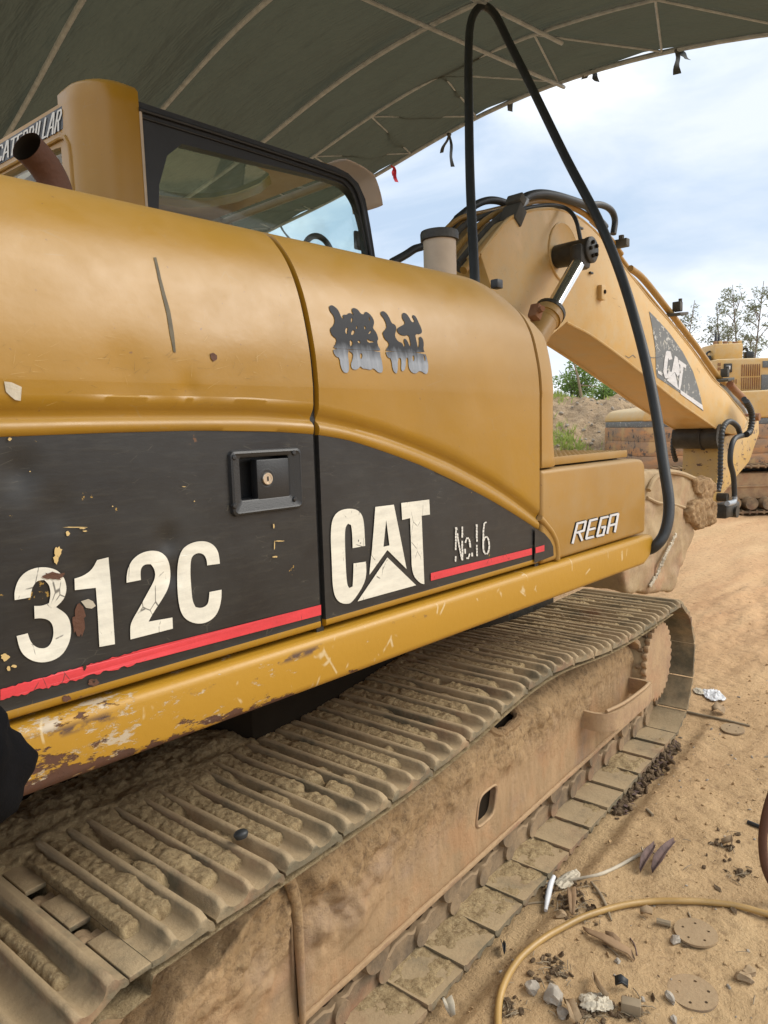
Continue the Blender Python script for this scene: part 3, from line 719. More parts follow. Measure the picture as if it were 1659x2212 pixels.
# dark gap backing and hood deck
mb = MB(); mb.box((1.0, 1.40, 1.54), (1.82, .18, .80)); mb.build('inner_body', 'seam', ex)
for (xa, xb) in ((1.012, 1.033), (1.914, 1.935)):
    gap = MB(); ys = [(1.163, 1.11)]+[(1.1625, z) for z in (1.3, 1.55)]+[(float(y)+.013, float(z)-.004) for y, z in UP]+[(1.62, 1.985)]
    V = [(x, y, z-.10*float(np.clip((x-1.74)/.30, 0, 1)**2*sstep(1.78, 2.0, z))) for (y, z) in ys for x in (xa, xb)]; gap.add(V, [(2*i, 2*i+1, 2*i+3, 2*i+2) for i in range(len(ys)-1)])
    gap.build('door_seal', 'black_plastic', ex)
mb = MB(); mb.bbox((.98, 2.03, 1.975), (1.75, .82, .05), .01); mb.build('hood_deck', 'yellow_dusty', ex)
mb = MB(); mb.bbox((1.02, 2.4, 1.08), (2.3, 2.3, .14), .01); mb.bbox((.4, 2.1, 1.55), (1.0, 1.6, .8), .02); mb.build('upper_frame', 'seam', ex)
# rear counterweight, outside the picture on the left
mb = MB(); mb.prism([(-.95, 1.75), (-.80, 1.35), (-.45, 1.18), (.10, 1.152), (.10, 3.62), (-.45, 3.6), (-.80, 3.42), (-.95, 3.0)], 1.0, 1.93, .05, axis='Z', seg=3); mb.build('counterweight', 'yellow', ex)
mb = MB(); mb.prism([(.1, 1.0), (2.655, 1.0), (2.706, 1.022), (2.735, 1.07), (2.735, 1.110), (.1, 1.110)], 1.128, 1.75, .018, seg=4); mb.build('side_sill', 'sill', ex)
# tool box with step
mb = MB(); mb.prism([(1.932, 1.114), (2.70, 1.118), (2.702, 1.25), (2.692, 1.38), (2.672, 1.402), (2.62, 1.408), (1.932, 1.408)], 1.148, 1.70, .014, seg=4)
tb = mb.build('tool_box', 'yellow_dusty', ex)
mb = MB(); mb.tube([(1.925, 1.152, 1.262), (1.955, 1.152, 1.240), (1.99, 1.152, 1.212), (2.018, 1.152, 1.178), (2.028, 1.152, 1.145), (2.030, 1.152, 1.116)], .011, 10, smooth=4); mb.build('pressed_rib', 'yellow_dusty', tb)
def perforated(name, x0, x1, y0, y1, z, nx, ny, r):
    V = []; F = []; cx = (x1-x0)/nx; cy = (y1-y0)/ny; k = 8
    for i in range(nx):
        for j in range(ny):
            ox = x0+cx*(i+.5); oy = y0+cy*(j+.5); b = len(V)
            for q in range(k):
                a = 2*PI*q/k+PI/8; c, s = math.cos(a), math.sin(a); m = max(abs(c), abs(s))
                V.append((ox+c/m*cx/2, oy+s/m*cy/2, z)); V.append((ox+c*r, oy+s*r, z+.006)); V.append((ox+c*r*.9, oy+s*r*.9, z-.004))
            for q in range(k):
                a, d = b+3*q, b+3*((q+1) % k); F.append((a, d, d+1, a+1)); F.append((a+1, d+1, d+2, a+2))
    return V, F
V, F = perforated('s', 2.07, 2.60, 1.19, 1.52, 1.436, 17, 9, .0105)
mb = MB(); mb.add(V, F); mb.bbox((2.335, 1.186, 1.428), (.55, .006, .026), .002); mb.bbox((2.605, 1.355, 1.43), (.006, .34, .020), .002)
mb.build('step_plate', 'yellow_dusty', tb)
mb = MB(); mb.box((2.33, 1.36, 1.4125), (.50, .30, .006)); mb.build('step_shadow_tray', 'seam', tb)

# ---- lettering on the panels
def curved_fill(name, loops_uv, mat, parent, off=.0015, cuts=3, it=3, flatY=None, thin=True):
    mb = MB()
    for idx, loops in enumerate(loops_uv):
        L3 = []
        for l in loops:
            q = []
            for (u, v) in l:
                y = 1.15
                for _ in range(it):
                    p = onY(u, v, y); y = float(skinY(p.x, p.z)) if flatY is None else flatY
                p = onY(u, v, y); q.append((p.x, p.z))
            L3.append(q)
        V, F = fill(name, L3, lambda a, b: Vector((a, 1.15, b)), None, None)
        bm = bmesh.new(); vs_ = [bm.verts.new(v) for v in V]
        for f in F:
            try: bm.faces.new([vs_[i] for i in f])
            except Exception: pass
        if cuts: bmesh.ops.subdivide_edges(bm, edges=bm.edges[:], cuts=cuts, use_grid_fill=True)
        for v in bm.verts: v.co.y = (float(skinY(v.co.x, v.co.z)) if flatY is None else flatY)-off-.00012*(idx % 12)
        bm.verts.index_update(); mb.add([v.co.copy() for v in bm.verts], [[v.index for v in f.verts] for f in bm.faces]); bm.free()
    me = bpy.data.meshes.new(name); me.from_pydata([tuple(v) for v in mb.V], [], mb.F); return link_obj(name, me, parent, [mat], 180)
def Z_a(p): return [(.5*x, 898.6+.5*y) for x, y in p]           # enlarged view of the rear door
def Z_b(p): return [(604.8+.5*x, 864+.5*y) for x, y in p]       # enlarged view of the front door
def Z_t(p): return [(1192.3+.2708*x, 864+.2708*y) for x, y in p]
def Z_k(p): return [(673.9+.1771*x, 622.1+.1771*y) for x, y in p]
def rnd(p, k=2, closed=True):
    """soften a traced outline"""
    for _ in range(k):
        q = []
        for i in range(len(p)):
            a, b = p[i], p[(i+1) % len(p)]; q += [(a[0]*.75+b[0]*.25, a[1]*.75+b[1]*.25), (a[0]*.25+b[0]*.75, a[1]*.25+b[1]*.75)]
        p = q
    return p
def ragged(a, b, n, amp):
    return [(a[0]+(b[0]-a[0])*i/n, a[1]+(b[1]-a[1])*i/n+(random.uniform(-amp, amp) if 0 < i < n else 0)) for i in range(n+1)]
def soft(p, k=2, lim=48):
    # round the gentle bends of a traced outline, keep its true corners
    for _ in range(k):
        q = []; n_ = len(p)
        for i in range(n_):
            a, b, c = p[i-1], p[i], p[(i+1) % n_]
            t = abs((math.degrees(math.atan2(c[1]-b[1], c[0]-b[0])-math.atan2(b[1]-a[1], b[0]-a[0]))+180) % 360-180)
            if t > lim: q.append(b)
            else: q += [(b[0]*.75+a[0]*.25, b[1]*.75+a[1]*.25), (b[0]*.75+c[0]*.25, b[1]*.75+c[1]*.25)]
        p = q
    return p
three = [(130, 783), (62, 795), (60, 760), (75, 710), (105, 675), (150, 655), (200, 652), (245, 665), (275, 695), (287, 740), (280, 780), (262, 805), (240, 825), (280, 850), (300, 880), (307, 930), (298, 980), (270, 1030), (225, 1058), (170, 1066), (120, 1050), (85, 1015), (70, 950), (118, 938), (130, 975), (155, 1000), (190, 1005), (215, 990), (230, 950), (228, 905), (210, 880), (175, 872), (148, 875), (146, 820), (180, 820), (210, 808), (218, 770), (212, 730), (190, 708), (160, 710), (140, 735), (132, 765)]
one = [(418, 622), (467, 610), (480, 760), (495, 985), (428, 997), (412, 742), (322, 752), (320, 702), (355, 692), (395, 665)]
two = [(545, 720), (545, 690), (552, 655), (570, 620), (605, 592), (650, 580), (690, 585), (720, 610), (733, 650), (735, 700), (725, 745), (700, 790), (660, 850), (640, 888), (743, 870), (745, 918), (562, 965), (560, 910), (570, 880), (600, 830), (640, 755), (660, 720), (670, 690), (665, 660), (650, 640), (625, 640), (608, 655), (605, 680), (607, 708)]
cee = [(893, 645), (948, 638), (943, 590), (925, 560), (895, 542), (855, 540), (815, 552), (785, 575), (768, 620), (763, 680), (765, 760), (772, 820), (785, 860), (810, 885), (850, 898), (890, 893), (925, 870), (945, 835), (955, 790), (955, 750), (903, 760), (900, 800), (890, 820), (865, 830), (843, 825), (830, 800), (825, 750), (820, 680), (822, 620), (835, 598), (860, 590), (882, 600), (892, 625)]
for nm, ol in (('3', three), ('1', one), ('2', two), ('C', cee)):
    o = curved_fill('number_letter', [[Z_a(soft(ol))]], 'white_decal', door1); part(o, 'white %s of the number 312C' % nm)
# stripe on the rear door
top = [onY(u, v, 1.15) for u, v in ragged((0, 1489), (260, 1415), 40, 1.6)]
s1 = ragged((0, 1489), (300, 1404), 46, 1.8)+[(692.5, 1306), (692.8, 1328)]+ragged((300, 1431), (0, 1512), 46, 3.2)
curved_fill('red_stripe', [[s1]], 'red_decal', door1, cuts=1)
curved_fill('paint_patch', [[[(8, 824), (24, 826), (46, 836), (44, 866), (32, 864), (22, 856), (12, 846)]]], 'paper', door1, cuts=1)
curved_fill('paint_patch', [[Z_a([(348, 800), (380, 790), (400, 800), (412, 820), (395, 832), (370, 828)])]], 'paper', door1, cuts=0)
streak = [(331, 556), (337, 556), (347, 600), (356, 634), (367, 672), (375, 720), (379, 762), (374, 760), (366, 720), (359, 676), (349, 636), (341, 602)]
curved_fill('tar_streak', [[streak]], 'tar', door1, off=.0012)
curved_fill('rust_spot', [[[(453, 764), (460, 762), (468, 768), (468, 776), (460, 781), (455, 775)]]], 'rust', door1, cuts=0, off=.0015)
sc1 = []; sc2 = []
rs = random.Random(5)
for i in range(90):
    u_ = rs.uniform(5, 660); v_ = rs.gauss(790, 34) if rs.random() < .75 else rs.uniform(560, 890)
    if v_ > 890 or v_ < 540: continue
    a = rs.gauss(-.25, .55); l_ = rs.uniform(6, 40); w_ = rs.uniform(.10, .28); dx, dy = math.cos(a)*l_, math.sin(a)*l_; nx, ny = -math.sin(a)*w_, math.cos(a)*w_
    (sc1 if rs.random() < .45 else sc2).append([[(u_-nx, v_-ny), (u_+dx, v_+dy), (u_+nx, v_+ny), (u_-dx*.1, v_-dy*.1)]])
part(curved_fill('scratch_marks', sc1, 'chip', door1, cuts=0, off=.0012), kind='stuff'); part(curved_fill('scratch_marks', sc2, 'tar', door1, cuts=0, off=.0012), kind='stuff')
def blob(cx, cy, rx, ry, seed, n=14):
    q = random.Random(seed); return [(cx+rx*math.cos(2*PI*i/n)*q.uniform(.55, 1.15), cy+ry*math.sin(2*PI*i/n)*q.uniform(.55, 1.15)) for i in range(n)]
curved_fill('rust_patch', [[Z_a(blob(342, 890, 32, 75, 3, 20))]], 'rust', door1, cuts=0, off=.0011)
curved_fill('rust_patch', [[Z_a(blob(232, 690, 52, 20, 4, 18))]], 'rust', door1, cuts=0, off=.0030)
curved_fill('rust_patch', [[blob(202, 1474, 15, 9, 9, 16)]], 'rust', door1, cuts=0, off=.0016)
curved_fill('rivet_hole', [[blob(202, 1471, 2.6, 2.6, 5, 10)]], 'hole', door1, cuts=0, off=.0024)
curved_fill('rivet_hole', [[blob(181, 1440, 4, 8, 6, 10)]], 'hole', door1, cuts=0, off=.0034)
curved_fill('rust_patch', [[blob(142, 1508, 13, 8, 12, 14)]], 'rust', door1, cuts=0, off=.0016)
ch_ = [[Z_a(blob(x, y, a, b, i))] for i, (x, y, a, b) in enumerate(((292, 508, 9, 12), (355, 485, 16, 4), (365, 497, 10, 4), (250, 585, 18, 26), (240, 620, 14, 22), (320, 480, 60, 2.5), (40, 100, 9, 8), (1180, 475, 4, 14), (1183, 560, 3, 22), (1205, 540, 24, 3), (1185, 608, 12, 4), (792, 305, 9, 2), (838, 368, 4, 3), (128, 240, 4, 3), (485, 390, 4, 3), (20, 1040, 20, 18), (60, 1080, 14, 8), (35, 1090, 8, 14), (1120, 150, 2, 2)))]
part(curved_fill('paint_chips', ch_, 'chip', door1, cuts=0, off=.0014), kind='stuff')
# CAT letters
C1 = [(312, 640), (366, 630), (362, 540), (355, 500), (335, 475), (300, 468), (260, 475), (235, 495), (220, 530), (217, 600), (222, 700), (225, 800), (235, 850), (255, 875), (285, 882), (312, 874), (372, 780), (370, 698), (316, 706), (314, 770), (312, 805), (298, 812), (288, 800), (282, 720), (278, 600), (280, 550), (292, 534), (305, 540), (310, 570)]
A1 = [(410, 462), (490, 452), (520, 600), (545, 730), (462, 648), (385, 755), (385, 740), (400, 600)]
A1h = [(457, 518), (471, 628), (445, 634)]
TR = [(333, 870), (462, 680), (586, 800)]
T1 = [(522, 445), (643, 430), (646, 495), (610, 500), (618, 700), (622, 795), (603, 792), (568, 752), (565, 640), (560, 510), (526, 518)]
for nm, l in (('C', [C1]), ('A', [A1, A1h]), ('T', [T1])): part(curved_fill('logo_letter', [[Z_b(soft(q)) for q in l]], 'white_decal', door2), 'white %s of the CAT lettering' % nm)
part(curved_fill('logo_triangle', [[Z_b(TR)]], 'white_decal', door2), 'white triangle under the A')
curved_fill('red_stripe', [[Z_b([(650, 748), (1086, 640), (1087, 668), (650, 781)])]], 'red_decal', door2, cuts=1)
def strokes(lines, w, broken=0):
    out = []
    for l in lines:
        for (a, b) in zip(l, l[1:]):
            dx, dy = b[0]-a[0], b[1]-a[1]; L_ = math.hypot(dx, dy); nx, ny = -dy/L_*w/2, dx/L_*w/2; e = w*.28 if not broken else 0
            ex_, ey_ = dx/L_*e, dy/L_*e; a2 = (a[0]-ex_, a[1]-ey_); b2 = (b[0]+ex_, b[1]+ey_)
            if broken:
                n = max(1, int(L_/broken))
                for i in range(n):
                    if random.random() < .12: continue
                    t0, t1 = i/n, (i+.88)/n; j = lambda: random.uniform(-.18, .18)*w
                    p = (a[0]+dx*t0, a[1]+dy*t0); q = (a[0]+dx*t1, a[1]+dy*t1)
                    out.append([[(p[0]+nx+j(), p[1]+ny), (q[0]+nx, q[1]+ny+j()), (q[0]-nx+j(), q[1]-ny), (p[0]-nx, p[1]-ny+j())]])
            else: out.append([[(a2[0]+nx, a2[1]+ny), (b2[0]+nx, b2[1]+ny), (b2[0]-nx, b2[1]-ny), (a2[0]-nx, a2[1]-ny)]])
    return out
def ell(cx, cy, rx, ry, a0=0, a1=360, n=12): return [(cx+rx*math.cos(math.radians(a0+(a1-a0)*i/n)), cy+ry*math.sin(math.radians(a0+(a1-a0)*i/n))) for i in range(n+1)]
no = strokes([[(757, 698), (757, 548)], [(758, 550), (783, 690)], [(785, 692), (785, 545)], ell(808, 640, 11, 46), [(828, 664), (828, 678)], [(848, 537), (848, 676)], [(895, 535), (882, 530), (877, 570), (876, 640)], ell(888, 628, 12, 36)], 7, 11)
for lab_, ln_ in (('N', no[0:0]),): pass
def sten(ls, lab_): part(curved_fill('stencil_letter', [[Z_b(q[0])] for q in strokes(ls, 6.5, 12)], 'stencil', door2, cuts=0), 'worn white stencil letter %s of No.16' % lab_, 'stuff')
sten([[(757, 698), (757, 548)], [(758, 550), (783, 690)], [(785, 692), (785, 545)]], 'N'); sten([ell(808, 640, 11, 46)], 'o'); sten([[(828, 660), (828, 678)]], 'dot')
sten([[(848, 537), (848, 676)]], '1'); sten([[(898, 545), (890, 528), (880, 532), (876, 575), (875, 640)], ell(888, 628, 13, 38)], '6')
# brush characters (traced as blobs; lower part greyed to paint in a sky reflection)
k1 = [(200, 225), (225, 210), (255, 215), (305, 255), (335, 310), (352, 360), (385, 380), (372, 350), (372, 325), (420, 328), (440, 305), (482, 312), (512, 345), (482, 285), (480, 252), (508, 242), (555, 262), (592, 318), (632, 322), (640, 290), (672, 295), (722, 340), (757, 410), (742, 472), (738, 492), (782, 545), (806, 620), (790, 650), (800, 705), (826, 745), (826, 770), (440, 745), (252, 740), (280, 690), (300, 625), (245, 585), (218, 530), (218, 490), (250, 465), (275, 410), (262, 340), (215, 285)]
k1h = [[(412, 485), (435, 483), (425, 530), (428, 570), (402, 548), (400, 515)], [(470, 365), (494, 370), (482, 420), (470, 425)], [(497, 508), (522, 530), (495, 575), (470, 570), (475, 540)], [(540, 457), (551, 485), (540, 505), (530, 485)], [(630, 458), (655, 480), (642, 515), (632, 490)], [(685, 340), (703, 380), (692, 415)], [(716, 512), (718, 540), (690, 565), (682, 555)], [(660, 615), (705, 645), (750, 650), (752, 662), (678, 672)], [(455, 625), (492, 655), (485, 700), (458, 715)], [(572, 630), (592, 680), (545, 662)]]
k2 = [(830, 300), (850, 280), (890, 292), (935, 350), (965, 430), (1005, 445), (1025, 480), (1020, 525), (1005, 570), (1015, 610), (1050, 655), (1095, 670), (1113, 715), (1125, 720), (1128, 690), (1112, 640), (1125, 612), (1160, 645), (1185, 710), (1200, 712), (1195, 650), (1175, 572), (1120, 585), (1060, 565), (1030, 520), (1035, 490), (1100, 455), (1135, 430), (1095, 370), (1092, 320), (1110, 300), (1150, 315), (1185, 365), (1210, 415), (1245, 420), (1240, 385), (1215, 350), (1225, 325), (1262, 345), (1300, 430), (1325, 480), (1340, 530), (1325, 562), (1250, 560), (1270, 650), (1285, 730), (1298, 720), (1305, 650), (1298, 605), (1320, 590), (1350, 625), (1360, 690), (1352, 745), (1375, 790), (895, 770), (900, 745), (935, 700), (930, 665), (880, 620), (858, 560), (860, 535), (905, 490), (900, 430), (870, 370), (835, 325)]
curved_fill('brush_character', [[rnd(Z_k(k1), 1)]+[rnd(Z_k(h), 1) for h in k1h]], 'ink_sky_sheen', door2)
curved_fill('brush_character', [[rnd(Z_k(k2), 1)]], 'ink_sky_sheen', door2)
legs = [[(252, 742), (442, 748), (440, 770), (430, 800), (445, 940), (445, 1010), (420, 1040), (375, 1025), (345, 960), (330, 850), (290, 840), (258, 790)], [(440, 748), (826, 772), (825, 820), (845, 880), (860, 1000), (845, 1035), (800, 1030), (760, 990), (735, 980), (715, 998), (680, 995), (650, 985), (615, 985), (582, 950), (560, 985), (520, 1000), (480, 985), (468, 930), (490, 870), (495, 800), (455, 775)],
        [(895, 772), (1375, 792), (1400, 870), (1415, 960), (1405, 1040), (1375, 1050), (1335, 1020), (1300, 1010), (1265, 1045), (1215, 1035), (1175, 980), (1170, 900), (1165, 850), (1138, 850), (1135, 980), (1105, 1020), (1080, 1000), (1085, 900), (1075, 850), (1040, 858), (1038, 1030), (1015, 1045), (980, 1000), (960, 860), (920, 850), (898, 800)]]
lh = {1: [[(580, 800), (600, 795), (612, 830), (592, 875), (580, 850)]], 2: [[(1215, 830), (1240, 820), (1245, 880), (1225, 900)], [(1352, 800), (1378, 850), (1375, 900), (1362, 880)]]}
for i, l in enumerate(legs): curved_fill('brush_leg', [[rnd(Z_k(l), 1)]+[rnd(Z_k(h), 1) for h in lh.get(i, [])]], 'ink_sky_sheen', door2, off=.0018)
# tool box lettering, black corner and stripe end
TY = 1.148
part(curved_fill('black_corner', [[Z_b([(1099, 556), (1140, 576), (1165, 605), (1178, 632), (1180, 672), (1150, 684), (1097, 704)])]], 'panel', tb, flatY=TY, cuts=0, off=.002), 'small black corner panel')
curved_fill('red_stripe', [[Z_b([(1100, 637), (1138, 626), (1138, 652), (1100, 662)])]], 'red_decal', tb, flatY=TY, cuts=0, off=.0036)
RG = [[(158, 1140), (196, 985), (262, 968), (247, 1040), (190, 1058)], [(206, 1052), (232, 1118)], [(352, 948), (296, 962), (264, 1105), (322, 1090)], [(281, 1036), (334, 1022)],
      [(438, 930), (384, 942), (350, 1086), (402, 1073), (417, 1010), (390, 1016)], [(434, 1062), (462, 922), (520, 908), (494, 1050)], [(448, 1002), (502, 988)]]
part(curved_fill('plate_outline', [[Z_t(q[0])] for q in strokes(RG, 27)], 'ink', tb, flatY=TY, cuts=0, off=.0012), 'black outline of the word REGA')
part(curved_fill('plate_text', [[Z_t(q[0])] for q in strokes(RG, 17)], 'silver_decal', tb, flatY=TY, cuts=0, off=.0036), 'pale slanted word REGA')

# ---- door latch
ring = MB()
def rrect(x0, x1, z0, z1, r, n=5):
    P = []
    for cx, cz, a0 in ((x1-r, z1-r, 0), (x0+r, z1-r, 90), (x0+r, z0+r, 180), (x1-r, z0+r, 270)):
        for i in range(n+1): a = math.radians(a0+90*i/n); P.append((cx+r*math.cos(a), cz+r*math.sin(a)))
    return P
loops = [(rrect(.797, .975, 1.389, 1.516, .010), 1.152), (rrect(.799, .973, 1.391, 1.514, .010), 1.1445), (rrect(.803, .969, 1.395, 1.510, .009), 1.1425), (rrect(.806, .966, 1.398, 1.507, .008), 1.1445), (rrect(.817, .943, 1.416, 1.505, .005), 1.1445), (rrect(.820, .940, 1.419, 1.502, .004), 1.147), (rrect(.822, .938, 1.421, 1.500, .004), 1.185)]
V = [(p[0], y, p[1]) for l, y in loops for p in l]; n = len(loops[0][0]); F = [(i*n+k, i*n+(k+1) % n, (i+1)*n+(k+1) % n, (i+1)*n+k) for i in range(len(loops)-1) for k in range(n)]
ring.add(V, F); ring.prism(rrect(.80, .96, 1.40, 1.51, .004), 1.184, 1.19)
for (u, v) in ((506, 988), (635, 978), (507, 1093), (637, 1078)):
    p = onY(u, v, 1.143); ring.lathe([(.0001, -.0022), (.004, -.002), (.0055, 0), (.0055, .004)], (p.x, 1.143, p.z), (0, 1, 0), 12)
latch = ring.build('latch_frame', 'black_plastic', door1)
a = onY(551, 993, 1.15); b = onY(625, 1075, 1.15)
mb = MB(); mb.bbox(((a.x+b.x)/2, 1.157, (a.z+b.z)/2), (abs(b.x-a.x), .022, abs(a.z-b.z)), .003); mb.build('latch_paddle', 'black_plastic', door1)
p = onY(576.5, 1034, 1.146); mb = MB(); mb.lathe([(.022, .0005), (.018, -.0008), (.0145, .0)], (p.x, 1.146, p.z), (0, 1, 0), 24); mb.build('lock_recess', 'black_plastic', door1)
mb = MB(); mb.lathe([(.0125, .003), (.0125, -.003), (.0115, -.0042), (.0085, -.0042), (.008, -.0034), (.0001, -.0034)], (p.x, 1.146, p.z), (0, 1, 0), 28); mb.build('key_lock', 'lock', door1)
mb = MB(); mb.box((p.x, 1.1417, p.z), (.0022, .001, .009)); mb.build('key_slot', 'ink', door1)

# ---- filler neck, exhaust
p = onY(950, 548, 1.75); mb = MB(); mb.lathe([(.062, -.2), (.062, .045), (.061, .05)], (p.x, p.y, p.z), (0, 0, 1), 32); fn_ = mb.build('filler_neck', 'cream', ex)
mb = MB(); mb.lathe([(.064, .045), (.072, .047), (.073, .07), (.070, .079), (.055, .083), (.001, .084)], (p.x, p.y, p.z), (0, 0, 1), 32); mb.build('filler_cap', 'grease', fn_)
mb = MB(); c = onY(1073, 606, 1.42); mb.bbox(c-Vector((0, 0, .012)), (.034, .03, .03), .004); mb.build('rubber_bumper', 'black_plastic', ex)
def Z_x(x, y, yy): return onY(.1979*x, 155.5+.1979*y, yy)
EX = [Z_x(650, 1700, 1.80), Z_x(640, 1400, 1.80), Z_x(575, 1180, 1.80), Z_x(450, 980, 1.79), Z_x(290, 810, 1.77)]
mb = MB(); pts, _ = catmull(EX, 6); R_ = .0365; mb.tube(pts, [R_]*(len(pts)-1)+[R_*1.03], 28, caps=False)
mb.tube(pts[::-1], [R_*.98]+[R_*.93]*(len(pts)-1), 28, 1, caps=False)
part(mb.build('exhaust_pipe', ['rust', 'seam'], ex), 'rusty bent exhaust stack with an open slanted mouth')

# ---------------------------------------------------------------- cab
def plate(mb, outer, holes, fn0, fn1, m=0):
    """plate with openings between two offsets; fn0 / fn1 map a 2-D point to 3-D"""
    loops = [outer]+holes; L2 = [[Vector((p[0], p[1], 0)) for p in l] for l in loops]; T = tessellate_polygon(L2)
    flat = [p for l in loops for p in l]; n = len(flat); V = [fn0(*p) for p in flat]+[fn1(*p) for p in flat]
    F = [tuple(t) for t in T]+[tuple(i+n for i in t)[::-1] for t in T]; k = 0
    for l in loops:
        for i in range(len(l)): a = k+i; b = k+(i+1) % len(l); F.append((a, b, b+n, a+n))
        k += len(l)
    mb.add(V, F, m)
def fixn(o):
    bm = bmesh.new(); bm.from_mesh(o.data); bmesh.ops.recalc_face_normals(bm, faces=bm.faces[:]); bm.to_mesh(o.data); bm.free(); return o
cab = empty('cab', None, None); cab.parent = ex; CY = 2.5
def cp(u, v, y=CY): p = onY(u, v, y); return (p.x, p.z)
wo_ = [cp(299, 219), cp(725, 360), cp(752, 374), cp(774, 396), cp(789, 430), cp(800, 490), cp(811, 560)]+[(2.70, 1.55), (1.43, 1.55)]
gl = rnd([cp(322, 293), cp(500, 338), cp(700, 384), cp(745, 399), cp(770, 430), cp(786, 480), cp(797, 545)]+[(2.60, 1.75), (1.50, 1.75)], 2)
mb = MB(); plate(mb, wo_, [gl], lambda a, b: Vector((a, CY, b)), lambda a, b: Vector((a, CY+.045, b)))
fixn(mb.build('window_frame', 'gasket', cab))
mb = MB(); plate(mb, gl, [], lambda a, b: Vector((a, CY+.02, b)), lambda a, b: Vector((a, CY+.024, b))); fixn(mb.build('side_window', 'glass', cab))
# rail lips on the frame
mb = MB(); rp = [onY(u, v, CY-.006) for u, v in ((300, 236), (500, 299), (715, 371), (757, 393), (778, 432), (790, 490), (802, 560))]; mb.tube(rp, .008, 8, smooth=4)
rp = [onY(u, v, CY-.004) for u, v in ((302, 252), (500, 313), (712, 381), (750, 402), (770, 440), (783, 495), (795, 560))]; mb.tube(rp, .005, 8, smooth=4); mb.build('frame_lip', 'gasket', cab)
# left side of the cab seen through the glass
wo2 = [(a, b) for a, b in wo_]; gl3 = rnd([(1.50, 1.6), (1.50, 2.66), (2.30, 2.69), (2.42, 2.60), (2.52, 2.42), (2.64, 1.95), (2.66, 1.6)], 2)
mb = MB(); plate(mb, wo2, [gl3], lambda a, b: Vector((a, 3.5, b)), lambda a, b: Vector((a, 3.54, b))); fixn(mb.build('door_frame', 'cream', cab))
for g_ in (gl3,):
    mb = MB(); plate(mb, g_, [], lambda a, b: Vector((a, 3.52, b)), lambda a, b: Vector((a, 3.523, b))); fixn(mb.build('door_window', 'glass', cab))
# roof and front
tl = cp(299, 219); tr_ = cp(725, 360)
hatch = rnd([(1.55, CY+.14), (tr_[0]-.10, CY+.14), (tr_[0]-.10, 3.42), (1.55, 3.42)], 2); ro_ = [(1.40, CY+.12), (tr_[0]-.02, CY+.02), (tr_[0]-.02, 3.55), (1.40, 3.55)]
zr = lambda a: tl[1]+(tr_[1]-tl[1])*(a-tl[0])/(tr_[0]-tl[0])
mb = MB(); plate(mb, ro_, [hatch], lambda a, b: Vector((a, b, zr(a)+.012)), lambda a, b: Vector((a, b, zr(a)-.035))); roof_o = fixn(mb.build('roof', 'yellow', cab))
mb = MB(); plate(mb, hatch, [], lambda a, b: Vector((a, b, zr(a)+.004)), lambda a, b: Vector((a, b, zr(a)))); fixn(mb.build('roof_hatch', 'glass', cab))
mb = MB(); fr_ = [cp(725, 360), cp(752, 374), cp(774, 396), cp(789, 430), cp(800, 490), cp(811, 560), (2.70, 1.55)]
V = []; 
for (a, b) in fr_: V += [(a+.004, CY+.002, b), (a+.004, CY+.05, b), (a+.004, 3.49, b), (a+.004, 3.54, b)]
F = []; G_ = []
for i in range(len(fr_)-1):
    F += [(4*i, 4*i+4, 4*i+5, 4*i+1), (4*i+2, 4*i+6, 4*i+7, 4*i+3)]; G_ += [(4*i+1, 4*i+5, 4*i+6, 4*i+2)]

for side_ in (0, 1):
    mb = MB(); k_ = 2*side_; Vs = [V[4*i+k_+j] for i in range(len(fr_)) for j in (0, 1)]; mb.add(Vs, [(2*i, 2*i+2, 2*i+3, 2*i+1) for i in range(len(fr_)-1)]); mb.build('front_pillar', 'cream', cab)
mesh('windscreen', V, G_[1:], 'glass', cab)
mb = MB(); mb.tube([(fr_[1][0], CY+.04, fr_[1][1]-.01), (fr_[1][0], 3.5, fr_[1][1]-.01)], .02, 8); mb.build('header_bar', 'cream', cab)
# sun visor: a curved shield over the windscreen
vz = []
for t in np.linspace(0, 1, 14):
    row_ = []
    for w_ in np.linspace(0, 1, 12):
        yy = 2.46+w_*.20; ang = t*1.25
        x = 2.44+.29*math.sin(ang*1.05); z = tr_[1]-.045+.085*math.cos(ang*1.1)-.22*max(0, t-.62)
        x -= .05*(2*w_-1)**2*t; row_.append((x, yy, z-.015*(2*w_-1)**2))
    vz.append(row_)
o = grid('sun_visor', np.array(vz), 'visor', cab, angle=80); sm = o.modifiers.new('thick', 'SOLIDIFY'); sm.thickness = .006
# rear right corner pillar
pv = [(1.43, CY-.004), (1.39, CY-.004)]+[(1.39-.155*math.sin(a), CY-.004+.155*(1-math.cos(a))) for a in np.linspace(.15, PI/2, 9)]+[(1.235, 2.72), (1.30, 2.74), (1.43, 2.60)]
zs = [1.45]+list(np.linspace(1.7, tl[1]-.02, 8))+[tl[1]+.02+.055*math.sin(a) for a in np.linspace(.2, PI/2, 6)]; cxp, cyp = 1.36, 2.60
rows_ = []
for i, z in enumerate(zs):
    k = 1.0 if z <= tl[1]+.02 else max(.0, 1-((z-tl[1]-.02)/.056)**3)
    rows_.append([(cxp+(x-cxp)*k, cyp+(y-cyp)*k, z) for x, y in pv+[pv[0]]])
grid('corner_pillar', np.array(rows_), 'yellow', cab, angle=50)
mb = MB(); mb.bbox((1.434, CY-.006, 2.10), (.010, .006, 1.24), .002); mb.build('pale_trim', 'cream', cab)
